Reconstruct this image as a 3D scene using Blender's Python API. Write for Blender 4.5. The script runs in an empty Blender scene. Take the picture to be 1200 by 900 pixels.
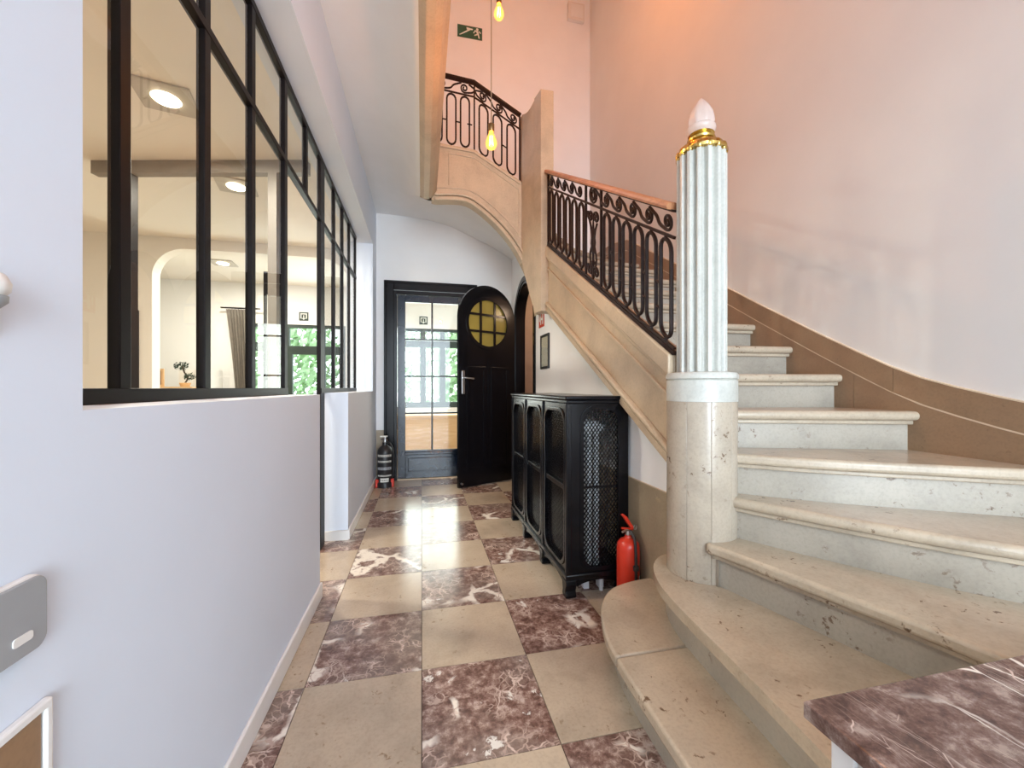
import bpy, bmesh, math, random
from mathutils import Vector, Matrix
random.seed(7)
PI = math.pi
S = bpy.context.scene
C = S.collection

# ------------------------------------------------------------------ camera
CAMH = 1.15
cam_d = bpy.data.cameras.new('camera'); cam = bpy.data.objects.new('camera', cam_d); C.objects.link(cam)
cam.location = (0, 0, CAMH); cam.rotation_euler = (PI/2, 0, -0.2214)
cam_d.sensor_width = 36; cam_d.sensor_fit = 'HORIZONTAL'; cam_d.lens = 470/1200*36
cam_d.shift_y = 4.5/1200; cam_d.clip_start = .02
S.camera = cam
# ------------------------------------------------------------------ world, daylight, exposure
W = bpy.data.worlds.new('world'); S.world = W; W.use_nodes = True
W.node_tree.nodes['Background'].inputs[0].default_value = (.80, .90, 1, 1)
W.node_tree.nodes['Background'].inputs[1].default_value = 3.6
S.view_settings.view_transform = 'Standard'; S.view_settings.look = 'None'
S.view_settings.gamma = 1; S.view_settings.use_curve_mapping = False
S.view_settings.exposure = 0.70

def area(name, loc, rot, sx, sy, power, col, spread=PI):
    d = bpy.data.lights.new(name, 'AREA'); d.shape = 'RECTANGLE'; d.size = sx; d.size_y = sy
    d.energy = power; d.color = col; d.spread = spread
    o = bpy.data.objects.new(name, d); C.objects.link(o); o.location = loc; o.rotation_euler = rot
    return o
# daylight through the entrance glazing behind the photographer and through the garden side windows
area('entrance_daylight', (.55, -4.5, 1.75), (PI/2, 0, 0), 2.4, 2.9, 160, (.77, .90, 1))
area('garden_daylight_veranda', (.2, 7.12, 1.5), (-PI/2, 0, 0), 1.9, 1.35, 30, (.92, 1, .97))
area('garden_daylight_door', (-1.75, 7.12, 1.2), (-PI/2, 0, 0), .9, 2.0, 22, (.92, 1, .97))

# ------------------------------------------------------------------ helpers
class G:
    def __init__(s): s.v = []; s.f = []
    def add(s, V, F):
        n = len(s.v); s.v += [tuple(p) for p in V]; s.f += [tuple(i+n for i in q) for q in F]; return s
    def box(s, x0, x1, y0, y1, z0, z1):
        return s.add([(x0,y0,z0),(x1,y0,z0),(x1,y1,z0),(x0,y1,z0),(x0,y0,z1),(x1,y0,z1),(x1,y1,z1),(x0,y1,z1)],
            [(3,2,1,0),(4,5,6,7),(0,1,5,4),(1,2,6,5),(2,3,7,6),(3,0,4,7)])
    def prism(s, P, a, b, ax='z'):
        """polygon P in the plane normal to ax, extruded from a to b (x: (y,z); y: (x,z); z: (x,y))"""
        def m(p, t): return (t,p[0],p[1]) if ax=='x' else (p[0],t,p[1]) if ax=='y' else (p[0],p[1],t)
        n = len(P)
        A = sum(P[i][0]*P[(i+1)%n][1]-P[(i+1)%n][0]*P[i][1] for i in range(n))
        if (A < 0) != (ax == 'y'): P = P[::-1]
        if b < a: a, b = b, a
        F = [tuple(range(n))[::-1], tuple(range(n, 2*n))] + [(i,(i+1)%n,n+(i+1)%n,n+i) for i in range(n)]
        return s.add([m(p,a) for p in P]+[m(p,b) for p in P], F)
    def tube(s, P, r, n=6, closed=False, r2=None):
        P = [Vector(p) for p in P]; L = len(P); V = []; F = []
        up = None
        for i in range(L):
            if closed: t = P[(i+1)%L]-P[i-1]
            else: t = P[min(i+1,L-1)]-P[max(i-1,0)]
            t.normalize()
            if up is None:
                up = Vector((0,0,1)) if abs(t.z) < .9 else Vector((1,0,0))
            u = (up - t*up.dot(t)); u.normalize(); up = u; w = t.cross(u)
            ri = r[i] if isinstance(r,(list,tuple)) else r
            for k in range(n):
                a = 2*PI*(k+.5)/n; V.append(P[i]+u*(math.cos(a)*ri)+w*(math.sin(a)*(ri if r2 is None else r2)))
        for i in range(L if closed else L-1):
            j = (i+1)%L
            for k in range(n): F.append((i*n+k, i*n+(k+1)%n, j*n+(k+1)%n, j*n+k))
        if not closed: F += [tuple(range(n))[::-1], tuple(range((L-1)*n, L*n))]
        return s.add(V, F)
    def lathe(s, prof, n=24, c=(0,0,0), a0=0, a1=2*PI):
        """prof: (r, z) from bottom to top"""
        full = abs(a1-a0-2*PI) < 1e-6; m = n if full else n+1; V = []; F = []
        for r, z in prof:
            for k in range(m):
                a = a0+(a1-a0)*k/n; V.append((c[0]+r*math.cos(a), c[1]+r*math.sin(a), c[2]+z))
        for i in range(len(prof)-1):
            for k in range(n):
                k2 = (k+1)%m; F.append((i*m+k, i*m+k2, (i+1)*m+k2, (i+1)*m+k))
        if full:
            if prof[0][0] > 1e-4: F.append(tuple(range(m))[::-1])
            if prof[-1][0] > 1e-4: F.append(tuple(range((len(prof)-1)*m, len(prof)*m)))
        return s.add(V, F)
    def grid(s, R, flip=False):
        """rows of points -> quads"""
        m = len(R[0]); V = [p for r in R for p in r]; F = []
        for i in range(len(R)-1):
            for k in range(m-1):
                q = (i*m+k, i*m+k+1, (i+1)*m+k+1, (i+1)*m+k); F.append(q[::-1] if flip else q)
        return s.add(V, F)
    def tf(s, M): s.v = [tuple(M @ Vector(p)) for p in s.v]; return s
    def mesh(s, name):
        me = bpy.data.meshes.new(name); me.from_pydata(s.v, [], s.f); me.update()
        b = bmesh.new(); b.from_mesh(me); bmesh.ops.remove_doubles(b, verts=b.verts, dist=1e-5)
        b.to_mesh(me); b.free()
        return me
    def build(s, name, mat, parent=None, smooth=False, bevel=0, seg=2, fixn=False):
        me = s.mesh(name)
        if fixn:
            b = bmesh.new(); b.from_mesh(me); bmesh.ops.recalc_face_normals(b, faces=b.faces); b.to_mesh(me); b.free()
        me.materials.append(mat)
        if smooth:
            me.shade_smooth(); me.set_sharp_from_angle(angle=math.radians(38))
        o = bpy.data.objects.new(name, me); C.objects.link(o)
        if parent is not None: o.parent = parent
        if bevel:
            m = o.modifiers.new('bevel', 'BEVEL'); m.width = bevel; m.segments = seg; m.limit_method = 'ANGLE'; m.angle_limit = math.radians(40)
            if smooth is False and seg > 2: me.shade_smooth(); me.set_sharp_from_angle(angle=math.radians(50))
        return o
def tag(o, label, cat=None, group=None, kind=None):
    o['label'] = label
    if cat: o['category'] = cat
    if group: o['group'] = group
    if kind: o['kind'] = kind
    return o
def empty(name, loc=(0,0,0), rz=0):
    o = bpy.data.objects.new(name, None); C.objects.link(o); o.location = loc; o.rotation_euler = (0,0,rz); o.empty_display_size = .1
    return o
def thing(name, label, cat, loc=(0,0,0), rz=0, group=None, kind=None):
    return tag(empty(name, loc, rz), label, cat, group, kind)
def inst(src, name, loc, parent, rz=0, sc=None):
    o = src.copy(); C.objects.link(o); o.name = name; o.location = loc; o.parent = parent; o.rotation_euler = (0,0,rz)
    if sc: o.scale = sc
    return o
def sub_poly(P, d):
    """offset an open path by d to its left"""
    R = []
    for i in range(len(P)):
        a = Vector(P[max(i-1,0)]); b = Vector(P[min(i+1,len(P)-1)]); t = (b-a).normalized()
        R.append((P[i][0]-t.y*d, P[i][1]+t.x*d))
    return R
def smooth_path(P, n=6):
    """Catmull-Rom through points"""
    P = [Vector(p) for p in P]; R = []
    for i in range(len(P)-1):
        p0 = P[max(i-1,0)]; p1 = P[i]; p2 = P[i+1]; p3 = P[min(i+2,len(P)-1)]
        for k in range(n):
            t = k/n
            R.append(.5*((2*p1)+(p2-p0)*t+(2*p0-5*p1+4*p2-p3)*t*t+(3*p1-p0-3*p2+p3)*t**3))
    R.append(P[-1]); return [tuple(p) for p in R]

# ------------------------------------------------------------------ materials
class N:
    def __init__(s, name):
        s.m = bpy.data.materials.new(name); s.m.use_nodes = True; s.t = s.m.node_tree; s.p = s.t.nodes['Principled BSDF']; s.out = s.t.nodes['Material Output']
    def n(s, typ, **k):
        o = s.t.nodes.new(typ)
        for a, b in k.items():
            if a.startswith('i_'): o.inputs[int(a[2:]) if a[2:].isdigit() else a[2:].replace('_',' ')].default_value = b
            else: setattr(o, a, b)
        return o
    def l(s, a, b): s.t.links.new(a, b)
    def ramp(s, fac, stops, interp='LINEAR'):
        r = s.n('ShaderNodeValToRGB'); r.color_ramp.interpolation = interp; e = r.color_ramp.elements
        e[0].position, e[0].color = stops[0][0], (*stops[0][1],1) if len(stops[0][1]) == 3 else stops[0][1]
        e[1].position, e[1].color = stops[-1][0], (*stops[-1][1],1)
        for p, c in stops[1:-1]:
            q = e.new(p); q.color = (*c,1)
        s.l(fac, r.inputs[0]); return r.outputs[0]
    def mix(s, f, a, b, mode='MIX'):
        m = s.n('ShaderNodeMix', data_type='RGBA', blend_type=mode)
        for v, i in ((f,0),(a,6),(b,7)):
            if hasattr(v, 'type') and hasattr(v, 'is_linked'): s.l(v, m.inputs[i])
            elif i == 0: m.inputs[0].default_value = v
            else: m.inputs[i].default_value = (*v,1)
        return m.outputs[2]
    def coord(s, rand=True, scale=1):
        t = s.n('ShaderNodeTexCoord'); v = t.outputs['Object']
        if rand:
            o = s.n('ShaderNodeObjectInfo'); c = s.n('ShaderNodeCombineXYZ')
            m1 = s.n('ShaderNodeMath', operation='MULTIPLY', i_1=37.0); s.l(o.outputs['Random'], m1.inputs[0])
            m2 = s.n('ShaderNodeMath', operation='MULTIPLY', i_1=91.0); s.l(o.outputs['Random'], m2.inputs[0])
            s.l(m1.outputs[0], c.inputs[0]); s.l(m2.outputs[0], c.inputs[1]); s.l(m1.outputs[0], c.inputs[2])
            a = s.n('ShaderNodeVectorMath', operation='ADD'); s.l(v, a.inputs[0]); s.l(c.outputs[0], a.inputs[1]); v = a.outputs[0]
        return v
    def noise(s, v, sc, det=4, rough=.55, dist=0):
        x = s.n('ShaderNodeTexNoise', i_Scale=sc, i_Detail=det, i_Roughness=rough, i_Distortion=dist); s.l(v, x.inputs['Vector']); return x
    def bump(s, h, st, d=.01):
        b = s.n('ShaderNodeBump', i_Strength=st, i_Distance=d); s.l(h, b.inputs['Height']); s.l(b.outputs[0], s.p.inputs['Normal'])
    def pr(s, col=None, rough=.5, metal=0, spec=.5, **k):
        if col is not None:
            if hasattr(col, 'is_linked'): s.l(col, s.p.inputs['Base Color'])
            else: s.p.inputs['Base Color'].default_value = (*col,1)
        s.p.inputs['Roughness'].default_value = rough; s.p.inputs['Metallic'].default_value = metal; s.p.inputs['Specular IOR Level'].default_value = spec
        for a, b in k.items(): s.p.inputs[a.replace('_',' ')].default_value = b
        return s.m

def plain(name, col, rough=.5, metal=0, var=.06, sc=9, bump=0, spec=.5, rand=True):
    n = N(name); v = n.coord(rand); x = n.noise(v, sc)
    c0 = tuple(max(0,c*(1-var)) for c in col); c1 = tuple(min(1,c*(1+var)) for c in col)
    c = n.ramp(x.outputs[0], [(.3,c0),(.7,c1)])
    if bump: n.bump(n.noise(v, sc*6).outputs[0], bump, .004)
    return n.pr(c, rough, metal, spec)
M = {}
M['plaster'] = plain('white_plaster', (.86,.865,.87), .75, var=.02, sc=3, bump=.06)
M['plaster_daylight_tint'] = plain('white_plaster_daylight_tint', (.71,.785,.90), .7, var=.015, sc=2, bump=.04)  # bluish cast of cool daylight put into the white wall colour
M['stair_plaster'] = plain('stairwell_plaster', (.74,.71,.675), .8, var=.025, sc=2.2, bump=.1)
M['room_plaster'] = plain('cream_room_plaster', (.83,.80,.745), .75, var=.02, sc=2)
M['white_paint'] = plain('white_gloss_paint', (.80,.80,.79), .3, var=.02)
M['black'] = plain('black_gloss_paint', (.005,.005,.007), .2, var=.3, sc=6, bump=.03, spec=.28)
M['black_cab'] = plain('black_cabinet_lacquer', (.0045,.0045,.006), .22, var=.3, sc=6, bump=.03, spec=.28)
M['steel'] = plain('black_steel', (.006,.004,.005), .45, var=.2, spec=.2)
M['iron'] = plain('wrought_iron', (.020,.009,.007), .42, metal=.0, spec=.18, var=.3, sc=30, bump=.15)
M['black_sky_sheen'] = plain('black_gloss_sky_sheen', (.005,.011,.025), .18, var=.3, sc=6, bump=.03)  # black door paint with the blue sky reflection mixed into its colour
M['taupe'] = plain('taupe_paint', (.20,.175,.15), .5)
M['brass'] = plain('brass', (.62,.43,.13), .22, metal=1, var=.15, sc=14)
M['chrome'] = plain('brushed_metal', (.55,.55,.56), .3, metal=1, var=.05)
M['red'] = plain('red_enamel', (.60,.035,.015), .3, var=.08)
M['dark_plastic'] = plain('dark_plastic', (.02,.02,.022), .4, var=.2)
M['grey_plastic'] = plain('grey_plastic', (.33,.345,.36), .45, var=.03)
M['white_plastic'] = plain('white_plastic', (.78,.77,.75), .4, var=.02)
M['green_sign'] = plain('green_sign', (.030,.105,.062), .5, var=.04)
M['red_sign'] = plain('red_sign', (.55,.05,.02), .5, var=.04)
M['sign_white'] = plain('sign_white', (.78,.80,.75), .5, var=.03)
M['paper'] = plain('paper', (.55,.55,.50), .7, var=.10, sc=30)
M['frame_green'] = plain('dark_green_paint', (.022,.040,.034), .4)
M['cast'] = plain('radiator_silver_paint', (.80,.81,.83), .4, metal=.0, var=.06)
M['leaf'] = plain('leaf', (.30,.44,.24), .6, var=.45, sc=4)
M['leaf_dark'] = plain('dark_leaf', (.012,.035,.02), .6, var=.4, sc=14)
M['bark'] = plain('bark', (.09,.06,.04), .9, var=.4)
M['grass'] = plain('grass', (.14,.28,.06), .9, var=.4, sc=3)
M['curtain'] = plain('taupe_curtain', (.25,.22,.19), .9, var=.12, sc=20)
M['dirty_cream'] = plain('mortar_cream', (.72,.58,.42), .8, var=.08)

def wood(name, c0, c1, axis='Y', rough=.35):
    n = N(name); v = n.coord(True); mp = n.n('ShaderNodeMapping'); n.l(v, mp.inputs[0])
    mp.inputs['Scale'].default_value = {'X':(1,14,14),'Y':(14,1,14),'Z':(14,14,1)}[axis]
    x = n.noise(mp.outputs[0], 2.2, 6, .6, .6)
    c = n.ramp(x.outputs[0], [(.3,c0),(.7,c1)]); n.bump(x.outputs[0], .08, .002)
    return n.pr(c, rough)
M['rail_wood'] = wood('handrail_oak', (.30,.12,.055), (.52,.25,.12))
M['pine'] = wood('pine', (.60,.36,.17), (.72,.48,.26), 'X', .45)
M['oak_floor'] = wood('oak_floor', (.50,.33,.18), (.62,.44,.27), 'Y', .35)

def stone(name, base, pit=(.16,.10,.06), rough=.32, amount=.0, rand=True, ps=34):
    """cream limestone: soft clouds and small dark open pits"""
    n = N(name); v = n.coord(rand)
    cl = n.noise(v, 4.5, 6, .6, .3)
    c = n.ramp(cl.outputs[0], [(.28,tuple(b*.80 for b in base)),(.5,base),(.75,tuple(min(1,b*1.12) for b in base))])
    pn = n.noise(v, ps, 5, .62, .4); area_ = n.noise(v, 5, 2, .5)
    pm = n.ramp(pn.outputs[0], [(.64+amount,(0,0,0)),(.70+amount,(1,1,1))])
    am = n.ramp(area_.outputs[0], [(.50,(0,0,0)),(.62,(1,1,1))])
    f = n.mix(1.0, pm, am, 'MULTIPLY')
    col = n.mix(f, c, pit)
    fine = n.noise(v, 90, 3, .6); fm = n.ramp(fine.outputs[0], [(.30,(.82,.82,.82)),(.55,(1,1,1))])
    col = n.mix(.6, col, fm, 'MULTIPLY')
    inv = n.n('ShaderNodeMath', operation='SUBTRACT', i_0=1.0); n.l(f, inv.inputs[1]); n.bump(inv.outputs[0], .25, .003)
    return n.pr(col, rough)
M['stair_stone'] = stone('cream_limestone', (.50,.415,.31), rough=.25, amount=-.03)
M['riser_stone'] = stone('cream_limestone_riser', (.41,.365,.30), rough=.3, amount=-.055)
M['string_stone'] = stone('painted_string', (.53,.415,.285), (.36,.25,.15), .45, amount=.03)
M['white_stone'] = stone('white_capital_stone', (.58,.58,.53), (.42,.38,.30), .35, amount=.02)
M['pedestal_stone'] = stone('pedestal_stone', (.47,.40,.315), rough=.16, amount=-.05)
M['dado_stone'] = stone('brown_dado_stone', (.30,.185,.105), (.16,.09,.05), .35, amount=.02)
M['grey_dado'] = stone('grey_dado_stone', (.33,.265,.18), (.46,.36,.22), .3, amount=-.04)
M['tile_beige'] = stone('beige_floor_marble', (.49,.40,.30), (.27,.19,.12), .2, amount=-.04, ps=42)

def marble(name, vein_scale=4.0, rough=.12, dens=.5, straight=False, bright=1.0):
    n = N(name); v = n.coord(True)
    wv = n.noise(v, 5, 4, .6); sub = n.n('ShaderNodeVectorMath', operation='SUBTRACT'); n.l(wv.outputs[1], sub.inputs[0]); sub.inputs[1].default_value = (.5,.5,.5)
    scl = n.n('ShaderNodeVectorMath', operation='SCALE'); scl.inputs[3].default_value = .04 if straight else .16; n.l(sub.outputs[0], scl.inputs[0])
    ad = n.n('ShaderNodeVectorMath', operation='ADD'); n.l(v, ad.inputs[0]); n.l(scl.outputs[0], ad.inputs[1]); vv = ad.outputs[0]
    if straight:
        mp = n.n('ShaderNodeMapping'); mp.inputs['Rotation'].default_value = (0,0,.12); mp.inputs['Scale'].default_value = (2.3,.34,1); n.l(vv, mp.inputs[0]); vv = mp.outputs[0]
    cl = n.noise(v, 24, 8, .74, .15); big = n.noise(v, 3, 3, .5)
    k = bright*1.05
    c1 = n.ramp(cl.outputs[0], [(.36,(.085*k,.045*k,.036*k)),(.46,(.17*k,.095*k,.075*k)),(.54,(.27*k,.175*k,.145*k)),(.64,(.50*k,.39*k,.335*k))])
    gm = n.ramp(big.outputs[0], [(.45,(0,0,0)),(.62,(1,1,1))])
    c2 = n.mix(.55, c1, (.23*k,.19*k,.165*k)); base = n.mix(gm, c1, c2)
    def veins(sc, w, thr):
        vo = n.n('ShaderNodeTexVoronoi', feature='DISTANCE_TO_EDGE', i_Scale=sc); w = w*(.17 if straight else 1); n.l(vv, vo.inputs['Vector'])
        wn = n.noise(v, 7, 3, .6); mr = n.n('ShaderNodeMath', operation='MULTIPLY', i_1=w*2.2); n.l(wn.outputs[0], mr.inputs[0])
        dv = n.n('ShaderNodeMath', operation='DIVIDE'); n.l(vo.outputs[0], dv.inputs[0]); n.l(mr.outputs[0], dv.inputs[1])
        e = n.ramp(dv.outputs[0], [(.45,(1,1,1)),(1.0,(0,0,0))])
        mk = n.noise(v, 3.3 if sc < 8 else 6, 2, .5); mm = n.ramp(mk.outputs[0], [(thr,(0,0,0)),(thr+.07,(1,1,1))])
        return n.mix(1.0, e, mm, 'MULTIPLY')
    col = n.mix(veins(vein_scale, .055, .50), base, (.80,.74,.66))
    col = n.mix(veins(vein_scale*2.6, .030, .53), col, (.62,.49,.42)); col = n.mix(veins(vein_scale*6, .05, .50), col, (.44,.33,.28))
    if not straight:
        bl = n.noise(v, 4.2, 8, .68, .5); bm = n.ramp(bl.outputs[0], [(.635,(0,0,0)),(.655,(1,1,1))])
        col = n.mix(bm, col, (.74,.71,.66))
    return n.pr(col, rough)
M['tile_maroon'] = marble('maroon_floor_marble', 3.6, .2)
M['table_marble'] = marble('maroon_table_marble', 3.4, .18, straight=True, bright=.72)

def glass(name, tint=(1,1,1), rough=0.0, refl=1.0):
    n = N(name); n.t.nodes.remove(n.p)
    tr = n.n('ShaderNodeBsdfTransparent'); tr.inputs[0].default_value = (*tint,1)
    gl = n.n('ShaderNodeBsdfGlossy'); gl.inputs['Roughness'].default_value = rough
    fr = n.n('ShaderNodeFresnel', i_IOR=1.5); mu = n.n('ShaderNodeMath', operation='MULTIPLY', i_1=refl); n.l(fr.outputs[0], mu.inputs[0])
    ge = n.n('ShaderNodeNewGeometry'); iv = n.n('ShaderNodeMath', operation='SUBTRACT', i_0=1.0); n.l(ge.outputs['Backfacing'], iv.inputs[1])
    m2 = n.n('ShaderNodeMath', operation='MULTIPLY'); n.l(mu.outputs[0], m2.inputs[0]); n.l(iv.outputs[0], m2.inputs[1]); mu = m2
    mx = n.n('ShaderNodeMixShader'); n.l(mu.outputs[0], mx.inputs[0]); n.l(tr.outputs[0], mx.inputs[1]); n.l(gl.outputs[0], mx.inputs[2]); n.l(mx.outputs[0], n.out.inputs[0])
    return n.m
M['glass'] = glass('clear_glass', (.97,.97,.95))
def frosted(name, col, mixf=.5):
    n = N(name); n.t.nodes.remove(n.p)
    tl = n.n('ShaderNodeBsdfTranslucent'); tl.inputs[0].default_value = (*col,1)
    df = n.n('ShaderNodeBsdfPrincipled'); df.inputs['Base Color'].default_value = (*col,1); df.inputs['Roughness'].default_value = .15
    mx = n.n('ShaderNodeMixShader', i_0=mixf); n.l(tl.outputs[0], mx.inputs[1]); n.l(df.outputs[0], mx.inputs[2]); n.l(mx.outputs[0], n.out.inputs[0])
    return n.m
M['frosted'] = frosted('frosted_pink_glass', (.86,.76,.71), .55)
M['amber'] = frosted('amber_cathedral_glass', (.60,.49,.15), .35)
def emit(name, col, st):
    n = N(name); n.t.nodes.remove(n.p); e = n.n('ShaderNodeEmission'); e.inputs[0].default_value = (*col,1); e.inputs[1].default_value = st; n.l(e.outputs[0], n.out.inputs[0]); return n.m
M['filament'] = emit('filament', (1,.55,.16), 40)
M['led'] = emit('led_lamp', (1,.86,.62), 14)
M['bulb_glass'] = glass('amber_bulb_glass', (1,.72,.30), 0, 1.0)
def glow_bulb():
    n = N('glowing_bulb'); n.t.nodes.remove(n.p)
    tr = n.n('ShaderNodeBsdfTransparent'); tr.inputs[0].default_value = (1,.78,.42,1)
    e = n.n('ShaderNodeEmission'); e.inputs[0].default_value = (1,.50,.12,1); e.inputs[1].default_value = 1.6
    mx = n.n('ShaderNodeMixShader', i_0=.55); n.l(tr.outputs[0], mx.inputs[1]); n.l(e.outputs[0], mx.inputs[2]); n.l(mx.outputs[0], n.out.inputs[0]); return n.m
M['bulb'] = glow_bulb()

# ------------------------------------------------------------------ main dimensions (metres; the hall runs along +Y)
WL = -.545          # hall face of the left wall
WG = -.71           # plane of the steel glazing
WU = 1.16           # wall under the stairs
YB = 5.17           # back wall
Y0 = -4.6           # entrance wall behind the photographer
def WR(y): return 2.14+.035*(y-1.5)     # right wall
TOP = 7.0
CEIL = 3.28
R = .1745           # riser

# ================================================================== SETTING
# ---- floor of single marble tiles
fl = tag(G().box(-.88, 2.2, Y0, YB+.3, -.12, -.006).build('floor', plain('grout', (.10,.075,.055), .9)), 'checkerboard floor of beige and maroon marble tiles in the hall', 'floor', kind='structure')
SX, SY = .4393, .4485
tile_me = {}
for key in ('tile_beige', 'tile_maroon'):
    g = G().box(-SX/2+.0015, SX/2-.0015, -SY/2+.0015, SY/2-.0015, -.02, 0); me = g.mesh('floor_tile'); me.materials.append(M[key]); tile_me[key] = me
for j in range(-13, 9):
    for i in range(-2, 5):
        cx, cy = (i+.5)*SX, 1.2275+(j+.5)*SY
        if i >= 3 and (cy > 1.0): continue
        if i == 2 and cy > 4.95: pass
        if cx+SX/2 > 2.03+.3 : continue
        o = bpy.data.objects.new('floor_tile', tile_me['tile_maroon' if (i+j) % 2 == 0 else 'tile_beige']); C.objects.link(o); o.parent = fl
        sy = 1.0; yy = cy
        if cy+SY/2 > YB: h_ = YB-(cy-SY/2); sy = h_/SY; yy = cy-SY/2+h_/2
        if sy <= .02: bpy.data.objects.remove(o); continue
        o.location = (cx, yy, random.uniform(-.0006, 0)); o.scale = (1, sy, 1)
        if random.random() < .5 and sy == 1.0: o.rotation_euler = (0, 0, PI)

# ---- left wall: pier, parapet, door gap, parapet, pier, lintel
g = G()
g.box(WL-.245, WL, Y0, .80, 0, CEIL+.1); g.box(WL-.245, WL, .80, 2.38, 0, 1.113)
g.box(WL-.245, WL, 3.245, 4.83, 0, 1.113); g.box(WL-.245, WL, 4.83, YB+.18, 0, CEIL+.1)
g.box(WL-.245, WL, .80, 4.83, 2.80, CEIL+.1)
tag(g.build('wall_left', M['plaster_daylight_tint']), 'white plastered left wall with a deep opening for the steel glazing', 'wall', kind='structure')
# ---- back wall with the glazed door opening
DX0, DX1, DZ = -.36, .61, 2.36
g = G().box(WL, DX0, YB, YB+.18, 0, TOP).box(DX1, 2.4, YB, YB+.18, 0, TOP).box(DX0, DX1, YB, YB+.18, DZ, TOP)
tag(g.build('wall_back', M['plaster']), 'white back wall with the black glazed door, rising into the stairwell', 'wall', kind='structure')
# ---- right wall (slightly out of square)
g = G().prism([(WR(Y0),Y0),(WR(YB+.1),YB+.1),(2.6,YB+.1),(2.6,Y0)], 0, TOP, 'z')
tag(g.build('wall_right', M['stair_plaster'], fixn=True), 'tall plain stairwell wall on the right, lit orange towards the top', 'wall', kind='structure')
# ---- entrance wall behind the photographer with a glazed opening
g = G().box(-.9, -.66, Y0-.2, Y0, 0, TOP).box(1.76, 2.3, Y0-.2, Y0, 0, TOP).box(-.66, 1.76, Y0-.2, Y0, 3.25, TOP)
tag(g.build('wall_front', M['plaster']), 'white entrance wall with a tall glazed opening', 'wall', kind='structure')
tag(G().box(-1.25, 2.4, Y0-.2, YB+.2, TOP, TOP+.1).build('ceiling_stairwell', M['plaster']), 'white ceiling high over the stairwell', 'ceiling', kind='structure')
tag(G().box(-.56, 2.4, Y0-.2, -.45, 3.46, 3.56).box(.1, 2.4, Y0-.2, -.45, 3.30, 3.40).build('ceiling_daylight_block', M['plaster']), 'unseen white slab added over the entrance to hold back daylight', 'ceiling', kind='structure')  # unseen slab, added to keep entrance daylight off the upper walls
tag(G().box(-1.05, 2.4, -.60, -.45, 3.56, TOP).build('wall_daylight_block', M['stair_plaster']), 'unseen wall added above the entrance to keep daylight out of the stairwell', 'wall', kind='structure')  # unseen too, added to close the upper stairwell against daylight
tag(G().box(-1.25, -1.05, Y0-.2, YB+.2, 3.34, TOP).build('wall_upper_left', M['stair_plaster']), 'upper gallery wall above the hall ceiling', 'wall', kind='structure')
# ---- hall ceiling: flat, coved down to the gallery edge; then the soffit under the half landing
prof = smooth_path([(-.56,CEIL),(-.42,3.272),(-.28,3.235),(-.16,3.15),(-.085,3.03),(-.045,2.955),(-.015,2.93)], 4)
g = G().grid([[(x,y,z) for y in (Y0, 3.84)] for x, z in prof])
npf = len(prof)
A = list(prof)+[(.06,2.905),(.14,2.905),(.28,2.92),(.42,2.915),(.56,2.835),(.70,2.72),(.82,2.595),(.92,2.45),(1.0,2.30),(1.06,2.14),(1.10,2.02)]
B = [(-.56+.50*k/(npf-1), 3.295-.015*(k/(npf-1))**2) for k in range(npf)]+[(.0,3.276),(.10,3.265),(.25,3.235),(.40,3.195),(.55,3.135),(.70,3.07),(.84,3.015),(.96,2.955),(1.06,2.90),(1.13,2.86),(1.17,2.83)]
rows = []
for (xa,za),(xb,zb) in zip(A,B):
    rows.append([(xa+(xb-xa)*t, 3.84+(YB+.01-3.84)*t, za+(zb-za)*(1-(1-t)**1.9)) for t in [k/8 for k in range(9)]])
g.grid(rows)
tag(g.build('ceiling', M['plaster'], smooth=True), 'smooth white hall ceiling coved up from the gallery edge', 'ceiling', kind='structure')
# gallery floor and half landing slab above
tag(G().box(-1.06, .09, Y0, 3.86, 3.30, 3.40).box(-1.06, .62, 3.86, YB, 3.302, 3.335).build('floor_upper', M['oak_floor']), 'upper gallery floor above the hall', 'floor', kind='structure')
# ---- wall under the stairs with the arched doorway
AC, AR, AZ = 4.50, .43, 1.955        # arch centre y, radius, spring height
P = [(1.62,0),(AC-AR,0),(AC-AR,AZ)] + [(AC-AR*math.cos(a),AZ+AR*math.sin(a)) for a in [PI*k/24 for k in range(1,24)]] + [(AC+AR,AZ),(AC+AR,0),(YB,0),(YB,3.02),(3.9,2.5),(3.3,2.05),(1.62,1.05)]
tag(G().prism(P, WU, WU+.10, 'x').build('wall_under_stairs', M['plaster'], fixn=True), 'white wall under the staircase with an arched doorway', 'wall', kind='structure')
# closet behind the arched doorway
g = G().box(1.26, 2.1, 3.88, 3.96, 0, 2.40).box(1.26, 2.1, 5.08, 5.165, 0, 2.40).box(2.03, 2.1, 3.96, 5.08, 0, 2.40).box(1.26, 2.1, 3.88, 5.165, 2.40, 2.435).box(1.16, 2.1, 3.96, 5.08, -.1, -.007)
tag(g.build('wall_closet', plain('pink_closet_plaster', (.52,.41,.33), .8)), 'pinkish walls of the closet behind the arched doorway', 'wall', kind='structure')
ld = bpy.data.lights.new('closet_lamp', 'POINT'); ld.energy = 4.5; ld.color = (1,.72,.5); ld.shadow_soft_size = .08
lo = bpy.data.objects.new('closet_lamp', ld); C.objects.link(lo); lo.location = (1.7, 4.4, 2.2)

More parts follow.
